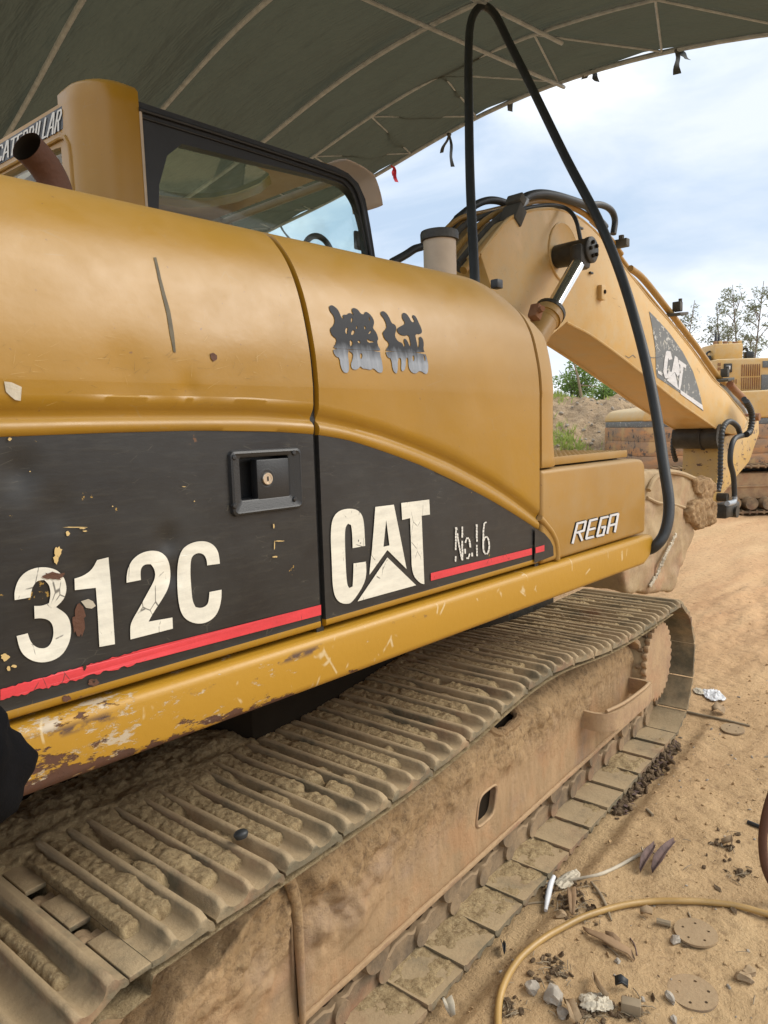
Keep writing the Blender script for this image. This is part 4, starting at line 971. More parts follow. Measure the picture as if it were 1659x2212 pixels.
# rear wall
rt = Vector((-.078, .997, 0)); r0 = Vector((1.236, 2.70, 0)); rn = Vector((.997, .078, 0))
def onR(u, v, off=0):
    d = Vector(ray(u, v)); o_ = Vector((0, 0, EYE)); t = ((r0-rn*off)-o_).dot(rn)/d.dot(rn); return o_+d*t
def rloc(p): return ((p-r0).dot(rt), p.z)
def rw(a, b, off=0): p = r0+rt*a-rn*off; return Vector((p.x, p.y, b))
zt = rloc(onR(160, 212))[1]
win = rnd([(.10, 1.6), (.10, zt-.27), (.16, zt-.22), (.80, zt-.22), (.86, zt-.28), (.86, 1.6)], 2)
a_, b_ = rloc(onR(148, 308)); a2, b2 = rloc(onR(20, 380))
zw = b_+.01
win = rnd([(a_, 1.5), (a_, zw-.04), (a_+.05, zw), (.82, zw), (.88, zw-.06), (.88, 1.5)], 2)
mb = MB(); plate(mb, [(-.04, 1.4), (-.04, zt+.01), (.95, zt+.01), (.95, 1.4)], [win], lambda a, b: rw(a, b), lambda a, b: rw(a, b, -.05)); fixn(mb.build('rear_wall', 'yellow', cab))
mb = MB(); plate(mb, win, [], lambda a, b: rw(a, b, -.02), lambda a, b: rw(a, b, -.024)); fixn(mb.build('rear_window', 'glass', cab))
mb = MB(); mb.tube([rw(a_-.015, 1.5, .004), rw(a_-.015, zw-.06, .004), rw(a_-.01, zw-.02, .004), rw(a_+.015, zw+.012, .004), rw(a_+.05, zw+.018, .004), rw(.9, zw+.018, .004)], .008, 8); mb.build('window_moulding', 'yellow', cab)
def Zr(x, y): return (.1979*x, 155.5+.1979*y)
def rfill(name, polys, mat, off):
    mb = MB()
    for k_, ls in enumerate(polys):
        L_ = [[rloc(onR(*Zr(*p))) for p in l] for l in ls]; V, F = fill(name, L_, lambda a, b: rw(a, b, off+.0002*k_), None, None); mb.add(V, [f for f in F])
    return mb.build(name, mat, cab)
rfill('header_sticker', [[[(-500, 1085), (0, 790), (715, 352), (705, 480), (690, 622), (0, 1010), (-500, 1290)]]], 'panel', .002)
GL = {'C': [[(.9, .75), (.8, .95), (.3, 1), (.12, .8), (.12, .2), (.3, 0), (.8, .05), (.9, .25)]], 'A': [[(.05, 0), (.4, 1), (.6, 1), (.95, 0)], [(.22, .35), (.78, .35)]], 'T': [[(0, .95), (1, .95)], [(.5, .95), (.5, 0)]],
      'E': [[(.9, .95), (.15, .95), (.15, .05), (.9, .05)], [(.15, .5), (.75, .5)]], 'R': [[(.15, 0), (.15, .95), (.7, .95), (.88, .75), (.7, .5), (.15, .5)], [(.55, .5), (.9, 0)]], 'P': [[(.15, 0), (.15, .95), (.7, .95), (.88, .75), (.7, .45), (.15, .45)]],
      'I': [[(.5, 0), (.5, 1)]], 'L': [[(.15, 1), (.15, .05), (.9, .05)]]}
word = 'CATERPILLAR'; wd = [.9, 1, .9, .8, .9, .85, .45, .75, .75, 1, .9]; tot = sum(wd)+.12*len(wd); xx = 0
def quadmap(s, t):
    a = (-30+(665+30)*s, 1000+(640-1000)*s); b = (-10+(708+10)*s, 820+(385-820)*s); return (a[0]+(b[0]-a[0])*t, a[1]+(b[1]-a[1])*t)
for ch, w_ in zip(word, wd):
    ls = [[quadmap((xx+p[0]*w_)/tot, p[1]) for p in l] for l in GL[ch]]; xx += w_+.12
    part(rfill('header_letter', [[q[0]] for q in strokes(ls, 17)], 'stencil', .0045), 'grey letter %s on the cab header' % ch)
# inside: seat, levers, mirror ring
mb = MB(); mb.bbox((1.86, 3.05, 1.95), (.14, .5, .62), .05, Matrix.Rotation(-.15, 3, 'Y')); mb.bbox((2.05, 3.05, 1.62), (.5, .5, .14), .04); mb.bbox((1.83, 3.05, 2.33), (.10, .28, .18), .04); mb.build('operator_seat', 'seat', cab)
p = onY(688, 552, 2.72); mb = MB(); mb.tube([p+Vector((.092*math.cos(a), .0, .092*math.sin(a))) for a in np.linspace(0, 2*PI, 33)], .015, 10, caps=False); mb.build('mirror_ring', 'black_plastic', cab)
p = onY(775, 520, 2.60); mb = MB(); mb.bbox(p, (.06, .02, .09), .008); mb.build('monitor', 'black_plastic', cab)
mb = MB(); mb.bbox((2.0, 3.0, 1.5), (1.4, 1.0, .10), .02); mb.build('cab_floor', 'grease', cab)

# ---------------------------------------------------------------- boom
BY0, BY1 = 2.02, 2.36
def Z2(x, y): return (864+.2916*x, 380.2+.2916*y)
def Z3(x, y): return (1347.8+.2422*x, 604.8+.2422*y)
def Z4(x, y): return (1244+.25*x, 604.8+.25*y)
def by(uv, y=BY0): p = onY(uv[0], uv[1], y); return (p.x, p.z)
def b3(uv, y): return onY(uv[0], uv[1], y)
top_e = [by(Z2(*p)) for p in ((600, 585), (700, 450), (800, 335), (880, 290), (1000, 256), (1120, 247), (1220, 264), (1330, 312), (1420, 385), (1500, 470))]+[by(Z4(*p)) for p in ((640, 175), (800, 355), (1000, 605), (1180, 862), (1300, 975), (1440, 1150), (1482, 1215))]
bot_e = [by(Z4(*p)) for p in ((1455, 1290), (1400, 1335), (1330, 1330), (1240, 1300), (1100, 1200), (900, 1060), (700, 900), (560, 790), (420, 680), (300, 590), (130, 470), (0, 402))]+[by(Z2(*p)) for p in ((1240, 1082),)]+[(by((1195, 705))[0]-.12, by((1195, 705))[1]-.10), (3.35, 1.55), (2.55, 1.18), (2.42, 1.25), (2.6, 1.75), (2.95, 2.2)]
mb = MB(); mb.prism(top_e+bot_e, BY0, BY1, .006)
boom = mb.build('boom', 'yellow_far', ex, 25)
mb = MB(); 
for yy in (BY0-.002, BY1+.002):
    tp = [Vector((a, yy+(.008 if yy < 2.2 else -.008), b+.004)) for a, b in top_e]; mb.tube(tp, .009, 6, smooth=3)
    bt = [Vector((a, yy+(.008 if yy < 2.2 else -.008), b)) for a, b in bot_e[3:13]]; mb.tube(bt, .008, 6, smooth=3)
mb.build('weld_edge', 'yellow_far', boom)
# boss ring and lug
pc = b3(Z2(1208, 568), BY0); mb = MB(); mb.lathe([(.156, .002), (.156, -.006), (.150, -.009), (.146, -.006), (.0001, -.005)], pc, (0, 1, 0), 40); mb.build('boss_plate', 'yellow_far', boom)
mb = MB(); pl = b3(Z2(1492, 865), BY0-.012); mb.bbox(pl, (.05, .03, .085), .004); mb.cyl(pl+Vector((.012, -.02, .005)), pl+Vector((.012, .01, .005)), .012, 12, 1); mb.build('lug', ['yellow_far', 'seam'], boom)
for q in (Z2(1417, 718), Z2(1342, 387)): mb = MB(); pl = b3(q, BY0-.008); mb.bbox(pl, (.035, .012, .012), .002); mb.build('weld_stud', 'grease', boom)
# decal panel on the boom
def bfill(name, polys, mat, off, parent=boom, label=None, z=Z4):
    mb = MB()
    for k_, ls in enumerate(polys):
        L_ = [[by(z(*p)) for p in l] for l in ls]; V, F = fill(name, L_, lambda a, b: Vector((a, BY0-off-.0002*k_, b)), None, None); mb.add(V, F)
    return part(mb.build(name, mat, parent), label)
m = Mat('weathered grey decal', .6)
c_ = m.mix(m.noise(3, 5), (.10, .11, .115), (.17, .18, .18)); c_ = m.mix(m.math('MULTIPLY', m.math('ADD', scratch(m, 15, (1, 1, 1.6), .06), scratch(m, 8, (2, 1, 1), .05)), .9), c_, (.6, .58, .5)); c_ = m.mix(m.step(m.noise(22, 6, .75), .60, .62), c_, (.5, .5, .46)); m.color(c_); MAT['decal_grey'] = m.m
bfill('logo_panel', [[[(630, 270), (700, 340), (800, 450), (920, 620), (1010, 790), (1070, 980), (1100, 1135), (880, 962), (700, 842), (690, 790), (685, 600), (660, 420)]]], 'decal_grey', .0022, label='weathered grey panel with worn CAT lettering')
bfill('boom_letter', [[q[0]] for q in strokes([[(812, 680), (800, 630), (786, 628), (774, 700), (764, 790), (776, 835), (796, 835), (806, 800)]], 30)], 'silver_decal', .0042, label='white letter C on the boom')
bfill('boom_letter', [[[(850, 655), (872, 668), (900, 800), (875, 835), (850, 795), (815, 830)]]], 'silver_decal', .0042, label='white letter A on the boom')
bfill('boom_letter', [[[(885, 690), (950, 735), (945, 765), (925, 752), (905, 905), (895, 955), (880, 940), (898, 735), (882, 722)]]], 'silver_decal', .0042, label='white letter T on the boom')
bfill('boom_triangle', [[[(780, 865), (850, 798), (882, 948)]]], 'silver_decal', .0042)
bfill('boom_stripe', [[[(898, 950), (1088, 1080), (1096, 1125), (900, 985)]], [[(702, 782), (735, 800), (738, 828), (706, 808)]]], 'silver_decal', .0042)
bfill('black_scribble', [[q[0]] for q in strokes([[(425, 655), (455, 675), (490, 648), (512, 672)], [(605, 640), (650, 672), (700, 672), (755, 650)]], 5)], 'ink', .0022)
gr = []; rs2 = random.Random(9)
for i in range(14):
    x_ = rs2.uniform(300, 1150); y_ = 90+(x_-300)*.95+rs2.uniform(-40, 170); a = rs2.gauss(.5, .5); l_ = rs2.uniform(8, 34); w_ = rs2.uniform(.5, 1.4)
    gr.append([[(x_-math.cos(a)*l_, y_-math.sin(a)*l_), (x_+math.sin(a)*w_, y_-math.cos(a)*w_), (x_+math.cos(a)*l_, y_+math.sin(a)*l_), (x_-math.sin(a)*w_, y_+math.cos(a)*w_)]])
part(bfill('grime_streaks', gr, 'tar', .0018), kind='stuff')
# boom cylinder
bc = empty('boom_cylinder', None, None); bc.parent = ex
CYL = 1.86
rodA = b3(Z2(1345, 600), CYL); rodB = b3(Z2(1115, 1000), CYL); dr = (rodB-rodA).normalized()
pin = b3(Z2(1425, 545), CYL-.05); pinc = b3(Z2(1400, 540), CYL)
mb = MB(); mb.cyl(rodA-dr*.05, rodB+dr*.1, .036, 28); mb.build('piston_rod', 'chrome', bc)
mb = MB(); mb.cyl(rodB, rodB+dr*.06, .074, 28); mb.cyl(rodB+dr*.06, rodB+dr*.085, .067, 28, r2=.064); mb.cyl(rodB+dr*.08, rodB+dr*1.25, .063, 28); mb.build('cylinder_barrel', 'yellow_dusty', bc)
mb = MB(); mb.tube([rodB+dr*.02, rodB+dr*.0], .078, 24); mb.build('gland_ring', 'grease', bc)
mb = MB(); cc = Vector((pin.x, 0, pin.z)); mb.lathe([(.045, .25), (.058, .22), (.062, .06), (.062, -.02), (.066, -.028), (.066, -.05), (.058, -.056), (.0001, -.056)], (cc.x, CYL, cc.z), (0, 1, 0), 28); mb.bbox(Vector((cc.x, CYL, cc.z))+dr*.05, (.11, .075, .12), .02, m=0); mb.build('pin_head', 'grease', bc)
for a in range(5): mb = MB(); q = Vector((cc.x+.036*math.cos(a*1.257+.6), CYL-.056, cc.z+.036*math.sin(a*1.257+.6))); mb.cyl(q, q-Vector((0, .010, 0)), .010, 6); mb.build('bolt', 'seam', bc)
q = b3(Z2(1005, 1010), CYL-.05); mb = MB(); mb.bbox(q, (.05, .05, .07), .008, Matrix.Rotation(.5, 3, 'Y')); mb.cyl(q, q-Vector((.02, .05, -.01)), .014, 8); mb.build('grease_fitting', 'rust_plate', bc)
# hoses and steel pipes on the boom
def hose(pts, y, r, mat, name, z=Z2, k=5, corr=False, n=10, ys=None):
    P_ = [b3(z(*p), (ys[i] if ys else y)) for i, p in enumerate(pts)]; c, _ = catmull(P_, k*(6 if corr else 1))
    mb = MB()
    if corr:
        L_ = [0]
        for a, b in zip(c, c[1:]): L_.append(L_[-1]+(b-a).length)
        m_ = int(L_[-1]/.007); cc_ = []; R_ = []
        for i in range(m_):
            s_ = L_[-1]*i/m_; j = max(0, np.searchsorted(L_, s_)-1); t = (s_-L_[j])/max(1e-6, L_[j+1]-L_[j]); cc_.append(c[j].lerp(c[j+1], t)); R_.append(r*(1.0 if (i//2) % 2 else .82))
        mb.tube(cc_, R_, n)
    else: mb.tube(c, r, n)
    return mb.build(name, mat, ex, 60)
hose([(870, 228), (930, 158), (1030, 132), (1150, 146), (1290, 187), (1390, 228), (1450, 300), (1520, 380)], 2.10, .023, 'rubber', 'boom_hose')
hose([(1370, 222), (1480, 212), (1560, 250), (1592, 325), (1580, 430)], 2.25, .021, 'rubber', 'boom_hose')
hose([(890, 250), (1000, 228), (1110, 216), (1210, 232), (1270, 272), (1310, 345), (1337, 470)], 1.95, .011, 'rubber', 'boom_hose', ys=[2.06, 2.05, 2.03, 2.0, 1.95, 1.9, 1.88])
hose([(420, 320), (520, 240), (620, 188), (720, 183), (850, 225)], 2.3, .020, 'rubber', 'boom_hose')
hose([(-60, 640), (40, 585), (110, 540), (180, 515), (330, 420), (440, 300)], 2.3, .019, 'rubber', 'boom_hose')
for i, (a, yy, rr_) in enumerate((([(300, 440), (390, 350), (480, 300), (640, 265), (850, 225)], 2.28, .013), ([(330, 520), (420, 420), (520, 340), (680, 280), (860, 232)], 2.24, .015), ([(380, 600), (470, 480), (580, 370), (720, 275), (870, 240)], 2.18, .015), ([(430, 650), (520, 540), (640, 400), (760, 290), (880, 250)], 2.12, .016), ([(350, 470), (450, 350), (560, 290), (700, 250), (860, 215)], 2.32, .014))):
    hose(a, yy, rr_, 'rubber_dusty' if i % 2 else 'yellow_dusty', 'boom_pipe')
hose([(470, 700), (620, 520), (720, 410), (810, 330)], 2.04, .019, 'yellow_dusty', 'boom_pipe')
hose([(440, 690), (560, 545), (660, 430), (760, 325)], 2.12, .020, 'rubber_dusty', 'boom_pipe')
q = b3(Z2(835, 300), 2.06); mb = MB(); mb.bbox(q, (.07, .10, .10), .006, Matrix.Rotation(.6, 3, 'Y')); mb.bbox(q+Vector((.03, 0, .08)), (.05, .09, .05), .006, Matrix.Rotation(.6, 3, 'Y')); mb.build('hose_clamp', 'rubber_dusty', ex)
hose([(880, 240), (905, 205), (930, 180)], 2.08, .021, 'galv', 'hose_fitting', k=3)
hose([(880, 225), (1000, 185), (1120, 185), (1260, 225), (1380, 290), (1470, 370), (1560, 470), (1640, 580)], 2.14, .017, 'yellow_dusty', 'boom_pipe')
hose([(1420, 330), (1520, 430), (1600, 560), (1700, 700)], 2.26, .018, 'yellow_dusty', 'boom_pipe')
hose([(470, -100), (590, 0), (820, 290), (1060, 600), (1240, 850), (1340, 915), (1420, 985), (1470, 1060)], 2.16, .023, 'yellow_dusty', 'boom_pipe', Z4)
hose([(440, -60), (560, 60), (780, 325), (1000, 598), (1185, 855), (1230, 900)], 2.08, .014, 'yellow_dusty', 'boom_pipe', Z4)
for (x, y) in ((840, 290), (1255, 855)):
    mb = MB(); q = b3(Z4(x, y), 2.14); mb.bbox(q+Vector((0, -.02, -.01)), (.16, .13, .022), .004, Matrix.Rotation(-.12, 3, 'Y')); mb.bbox(q+Vector((.03, -.02, .05)), (.055, .06, .07), .006); mb.cyl(q+Vector((.03, -.04, .08)), q+Vector((.03, -.04, .105)), .014, 6); mb.build('hose_clamp', 'rubber_dusty', ex)
q = b3(Z2(1640, 500), 2.1); mb = MB(); mb.bbox(q, (.05, .09, .05), .005); mb.cyl(q, q+Vector((0, 0, .05)), .018, 8); mb.build('hose_clamp', 'rubber_dusty', ex)
hose([(1035, 1370), (1010, 1305), (950, 1262), (900, 1290), (872, 1370), (864, 1500), (860, 1660), (858, 1780), (838, 1890)], 1.95, .023, 'rubber', 'stick_hose', Z3, corr=True)
hose([(1070, 1060), (1110, 1130), (1140, 1220), (1132, 1320), (1100, 1375), (1045, 1390), (990, 1415), (958, 1490), (948, 1620), (975, 1740), (985, 1880), (985, 1930)], 1.93, .022, 'rubber', 'stick_hose', Z3)
hose([(1090, 1080), (1130, 1160), (1142, 1240), (1125, 1345), (1090, 1380)], 1.90, .027, 'rubber', 'stick_hose', Z3, corr=True)
hose([(985, 1920), (986, 1960), (970, 1985), (920, 1995)], 1.93, .022, 'galv', 'hose_fitting', Z3)
hose([(590, 1400), (520, 1372), (462, 1380), (438, 1440), (440, 1530), (465, 1620)], 2.46, .023, 'rubber', 'stick_hose', Z3, corr=True)
hose([(1330, 900), (1380, 960), (1440, 1020), (1490, 1090)], 2.06, .03, 'rust_plate', 'hose_sleeve', Z4)
hose([(1200, 880), (1290, 940), (1350, 1010), (1440, 1100), (1480, 1180)], 2.20, .018, 'galv', 'boom_pipe', Z4)
# stick, boss, bucket
MAT['stick_paint'] = paint_yellow('greasy stick paint', base=(.60, .37, .075), dust=(.45, .32, .17), dusty=.7, chips=.35, rough=.5)
SY0, SY1 = 2.04, 2.34
st_ = [by(Z3(*p), SY0) for p in ((1150, 1218), (1203, 1240), (1206, 1370), (1168, 1480), (1120, 1620), (1005, 1755), (905, 1885), (835, 1985), (795, 1965), (845, 1700), (855, 1450), (900, 1400), (1080, 1330))]
mb = MB(); mb.prism(st_, SY0, SY1, .008); stick = mb.build('stick', 'stick_paint', ex, 25)
q = b3(Z3(850, 1395), BY0); mb = MB(); mb.cyl((q.x, BY0-.01, q.z), (q.x, BY1+.01, q.z), .10, 32); mb.cyl((q.x, BY0+.12, q.z), (q.x, BY0+.13, q.z), .112, 32); mb.build('boom_tip_boss', 'grease', ex)
q = b3(Z3(1180, 1222), SY0); mb = MB(); mb.cyl((q.x, SY0-.03, q.z), (q.x, SY1+.03, q.z), .035, 16); mb.build('stick_pin', 'rust_plate', ex)
q = b3(Z3(835, 1935), SY0); mb = MB(); mb.cyl((q.x, SY0-.08, q.z), (q.x, SY0+.02, q.z), .035, 12); mb.bbox((q.x+.16, SY0-.02, q.z-.12), (.34, .12, .12), .02); mb.cyl((q.x+.2, SY0-.1, q.z-.14), (q.x+.2, SY0+.3, q.z-.14), .05, 14); mb.build('linkage', 'grease', ex)
def ZB(x, y): return (1192.3+.2708*x, 864+.2708*y)
def lumpy(name, mb, mats, parent, vox, strength, scale, angle=180):
    o = mb.build(name, mats, parent, angle); r = o.modifiers.new('remesh', 'REMESH'); r.mode = 'VOXEL'; r.voxel_size = vox; r.use_smooth_shade = True
    tx = bpy.data.textures.new(name, 'CLOUDS'); tx.noise_scale = scale; tx.noise_depth = 4; d = o.modifiers.new('lumps', 'DISPLACE'); d.texture = tx; d.strength = strength; d.mid_level = .5; d.texture_coords = 'GLOBAL'; return o
KY0, KY1 = 1.72, 2.62
bk = [by(ZB(*p), KY0) for p in ((560, 575), (730, 556), (930, 566), (1040, 590), (1130, 626), (1165, 700), (1170, 800), (1140, 870), (1110, 920), (1120, 1000), (1135, 1060), (1070, 1250), (1010, 1390), (975, 1530), (600, 1540), (540, 1300), (520, 900))]
bucket = empty('bucket', None, None); bucket.parent = ex
mb = MB(); mb.prism(bk, KY0, KY0+.03, .006); mb.prism(bk, KY1-.03, KY1, .006); mb.prism(bk[0:16:1], KY0+.03, KY1-.03, 0); lumpy('bucket_shell', mb, 'bucket', bucket, .018, .05, .14)
mb = MB(); lumpp = [by(ZB(*p), KY0-.03) for p in ((1135, 625), (1280, 622), (1332, 680), (1305, 760), (1280, 790), (1200, 800), (1170, 740))]; mb.prism(lumpp, KY0-.03, KY0+.5, .02)
lumpp = [by(ZB(*p), KY0-.05) for p in ((1160, 800), (1300, 790), (1345, 850), (1330, 940), (1310, 1010), (1250, 1000), (1205, 1050), (1160, 1000), (1110, 930), (1110, 880))]; mb.prism(lumpp, KY0-.04, KY0+.45, .02)
part(lumpy('mud_cake', mb, 'mud_frame', bucket, .012, .06, .04), kind='stuff')
mb = MB(); rim = [b3(ZB(*p), KY0-.008) for p in ((770, 720), (800, 650), (860, 595), (930, 572), (1040, 590), (1130, 626))]; mb.tube(rim, .016, 8, smooth=4); rim = [b3(ZB(*p), KY0-.004) for p in ((760, 780), (850, 820), (960, 830), (1060, 860))]; mb.tube(rim, .010, 6, smooth=4); mb.build('bucket_rib', 'bucket', bucket)
mb = MB()
for i in range(34):
    t = i/33; q = b3(ZB(985-195*t+random.uniform(-6, 6), 1080+400*t), KY0-.02); mb.bbox(q, (.022, .012, random.uniform(.01, .03)), .003, Matrix.Rotation(random.uniform(-.6, .6), 3, 'Y'), seg=1)
part(mb.build('chalk_marks', 'paper', bucket), 'broken line of pale marks down the bucket side')

# ================================================================== UNDERCARRIAGE (turned 4.2 degrees)
RW_, X0, X1, ZW = .315, .60, 3.42, .35
def zsag(x): return .068*math.exp(-((x-2.08)/.46)**2)*(1 if True else 0)
path = []
for i in range(201): x = X0+(X1-X0)*i/200; path.append((x, ZW+RW_+zsag(x)))
for i in range(1, 60): a = PI/2-PI*i/60; path.append((X1+RW_*math.cos(a), ZW+RW_*math.sin(a)))
for i in range(101): x = X1-(X1-X0)*i/100; path.append((x, ZW-RW_))
for i in range(1, 60): a = -PI/2-PI*i/60; path.append((X0+RW_*math.cos(a), ZW+RW_*math.sin(a)))
path.append(path[0]); PL = [0]
for a, b in zip(path, path[1:]): PL.append(PL[-1]+math.hypot(b[0]-a[0], b[1]-a[1]))
LT = PL[-1]; NS = round(LT/.1715); PITCH = LT/NS
def at(s):
    s %= LT; j = min(max(0, int(np.searchsorted(PL, s))-1), len(path)-2); t = (s-PL[j])/(PL[j+1]-PL[j]); a, b = path[j], path[j+1]
    d = math.atan2(b[1]-a[1], b[0]-a[0]); return a[0]+(b[0]-a[0])*t, a[1]+(b[1]-a[1])*t, d
DC = 1.27
# shoe mesh: s along the chain, w across, n outward
prof = [(-.083, -.004), (-.085, .004), (-.079, .009), (-.0735, .030), (-.070, .034), (-.061, .034), (-.057, .030), (-.052, .012), (-.044, .007), (-.030, .005), (-.016, .007), (-.009, .012), (-.006, .030), (-.003, .034), (.004, .034), (.007, .030), (.010, .012), (.017, .007), (.030, .005), (.043, .007), (.050, .012), (.055, .030), (.058, .034), (.067, .034), (.071, .030), (.074, .010), (.083, .003), (.086, -.006), (.084, -.013), (.077, -.012), (.070, -.006), (.02, -.007), (-.02, -.007), (-.070, -.004)]
st_w = [(-.25, .30, .02), (-.248, .42, .0), (-.236, .86, .0), (-.229, .97, 0), (-.222, 1, 0)]+[(w, 1, 0) for w in (-.12, 0, .12)]+[(.222, 1, 0), (.236, .86, 0), (.248, .42, 0), (.25, .30, 0)]
V = []; F = []; n = len(prof)
for k, (w, h, _) in enumerate(st_w):
    for (s_, nn) in prof: V.append((s_, w, nn if nn <= .012 else .012+(nn-.012)*h*.82))
for i in range(len(st_w)-1):
    for j in range(n): F.append((i*n+j, (i+1)*n+j, (i+1)*n+(j+1) % n, i*n+(j+1) % n))
F.append(tuple(range(n))); F.append(tuple(range((len(st_w)-1)*n, len(st_w)*n))[::-1])
shoe_me = bpy.data.meshes.new('track_shoe'); shoe_me.from_pydata(V, [], F); shoe_me.materials.append(MAT['shoe'])
shoe_me.polygons.foreach_set('use_smooth', [True]*len(shoe_me.polygons)); shoe_me.set_sharp_from_angle(angle=math.radians(50))
lk = MB()
dog = [(-.105, -.030), (-.100, -.060), (-.080, -.072), (-.055, -.066), (-.030, -.080), (.03, -.080), (.055, -.066), (.080, -.072), (.100, -.060), (.105, -.035), (.095, -.014), (.05, -.006), (-.05, -.006), (-.095, -.012)]
for s_ in (-1, 1):
    lk.prism(dog, s_*.075, s_*.100, .005, seg=1); lk.cyl((-.086, s_*.070, -.042), (-.086, s_*.112, -.042), .030, 16); lk.cyl((.086, s_*.060, -.042), (.086, s_*.100, -.042), .026, 16)
lk.cyl((-.086, -.08, -.042), (-.086, .08, -.042), .024, 14)
link_me = bpy.data.meshes.new('track_link'); link_me.from_pydata([tuple(v) for v in lk.V], [], lk.F); link_me.materials.append(MAT['link'])
link_me.polygons.foreach_set('use_smooth', [True]*len(link_me.polygons)); link_me.set_sharp_from_angle(angle=math.radians(35))
cutp = [(.045, -.007)]+[(-.046, -.007), (-.046, .008), (-.030, .005)]; 
pr2 = [p for p in prof if p[0] > -.04]; pr2 = [(-.046, -.005), (-.046, .008)]+pr2
V2 = []; n2 = len(pr2)
for (w, h, _) in st_w:
    for (s_, nn) in pr2: V2.append((s_, w, nn if nn <= .012 else .012+(nn-.012)*h*.82))
F2 = [(i*n2+j, (i+1)*n2+j, (i+1)*n2+(j+1) % n2, i*n2+(j+1) % n2) for i in range(len(st_w)-1) for j in range(n2)]+[tuple(range(n2)), tuple(range((len(st_w)-1)*n2, len(st_w)*n2))[::-1]]
ck = MB(); ck.add(V2, F2)
for (wa, wb_) in ((-.25, -.115), (-.055, .055), (.115, .25)): ck.bbox((-.064, (wa+wb_)/2, .0015), (.046, wb_-wa, .011), .002)
cut_me = bpy.data.meshes.new('track_shoe'); cut_me.from_pydata([tuple(v) for v in ck.V], [], ck.F); cut_me.materials.append(MAT['shoe'])
cut_me.polygons.foreach_set('use_smooth', [True]*len(cut_me.polygons)); cut_me.set_sharp_from_angle(angle=math.radians(50))
s_ref = .823-X0; n0 = s_ref/PITCH; ROT = Matrix.Rotation(TH, 4, 'Z')
def shoe_matrix(i, D):
    x, z, d = at((i+n0-int(n0))*PITCH+0.0)
    c, s_ = math.cos(d), math.sin(d)
    # local s -> tangent, w -> -D, n -> outward (left of travel, since the loop runs clockwise: top forwards)
    nx, nz = -s_, c
    m_ = Matrix(((c, 0, nx, x), (0, 1, 0, D), (s_, 0, nz, z), (0, 0, 0, 1)))
    return ROT @ m_
for i in range(NS):
    o = bpy.data.objects.new('track_shoe', cut_me if i == 0 else shoe_me); C.objects.link(o); o.parent = ex; o.matrix_local = shoe_matrix(i, DC)
    l = bpy.data.objects.new('track_link', link_me); C.objects.link(l); l.parent = o
# far side track: one joined belt, it is all but hidden
mb = MB(); far = DC+1.99
for i in range(NS):
    M_ = shoe_matrix(i, far); mb.add([M_ @ Vector(v) for v in V], F)
part(mb.build('far_track', 'shoe', ex), kind='stuff')
def tbuild(mb, name, mats, label=None, parent=ex, angle=40):
    mb.xf(ROT); return part(mb.build(name, mats, parent, angle), label)
# frame: face, ledge, mud
prf = [(1.36, .195), (1.145, .195), (1.131, .200), (1.128, .215)]+[(1.128-.0*t, .215+.285*t) for t in np.linspace(.04, 1, 34)]+[(1.131, .525), (1.140, .548), (1.158, .566), (1.18, .582), (1.21, .60), (1.25, .617), (1.30, .63), (1.36, .638)]
# finer sampling of the slope
pf = []
for (a, b) in zip(prf, prf[1:]):
    m_ = max(1, int(math.hypot(b[0]-a[0], b[1]-a[1])/.008)); pf += [(a[0]+(b[0]-a[0])*i/m_, a[1]+(b[1]-a[1])*i/m_) for i in range(m_)]
pf.append(prf[-1]); pf = np.array(pf); xs = np.arange(1.03, 3.21, .0075)
Xs, Js = np.meshgrid(xs, np.arange(len(pf)), indexing='ij'); Dp = pf[Js, 0]; Zp = pf[Js, 1]
S_ = np.cumsum(np.concatenate([[0], np.hypot(np.diff(pf[:, 0]), np.diff(pf[:, 1]))]))[Js]
amt = sstep(.37, .50, Zp+.16*(fbm(Xs*2.6, Zp*5+5, 4)-.5)*2+.05*sstep(2.0, 1.1, Xs))
zone = np.clip(1.15-.35*(Xs-1.0), .35, 1.2)
crust = fbm(Xs*11, S_*9, 5, .62); crust = np.abs(crust-.5)*2; clump = fbm(Xs*26+3, S_*24, 5, .62)
lump = ((fbm(Xs*7, S_*7, 4)-.34)*.065+crust*.022)*amt*zone + (clump-.5)*.028*np.clip(amt+.03, 0, 1)*zone**.5 + (fbm(Xs*70, S_*22, 4)-.5)*.006 + (fbm(Xs*5, S_*3, 3)-.5)*.006
topfade = sstep(.0, .06, Xs-1.03)*sstep(3.21, 3.15, Xs); lump = np.maximum(lump, -.003)*topfade
nD = -np.ones_like(Dp); nZ = sstep(.50, .60, Zp); nr = np.hypot(nD, nZ)
endcut = sstep(3.08, 3.21, Xs)**2
Dd_ = Dp+nD/nr*lump; Zd_ = Zp+nZ/nr*lump-endcut*np.clip(Zp-.40, 0, 1)*.75
P = TA*Xs[..., None]+TB*Dd_[..., None]; P[..., 2] = Zd_
def inhole(x, z, cx, cz, hx, hz, sk=0): return (np.abs((x-cx-sk*(z-cz))/hx)**4+np.abs((z-cz)/hz)**4) < 1
xc = (Xs[:-1, :-1]+Xs[1:, 1:])/2; zc_ = (Zp[:-1, :-1]+Zp[1:, 1:])/2; dc = (Dp[:-1, :-1]+Dp[1:, 1:])/2
H2 = (1.868, .348, .056, .050); slot = (2.02, .585, .085, .040)
keep = ~(inhole(xc, zc_, H2[0], H2[1], H2[2], H2[3], .25) & (dc < 1.14)) & ~(inhole(xc, zc_, slot[0], slot[1], slot[2], slot[3]))
mudmask = (amt[:-1, :-1] > .35).astype(int)
fr = grid('track_frame', P, 'frame_mix', ex, None, angle=180, flip=True, keep=keep)
mb = MB(); 
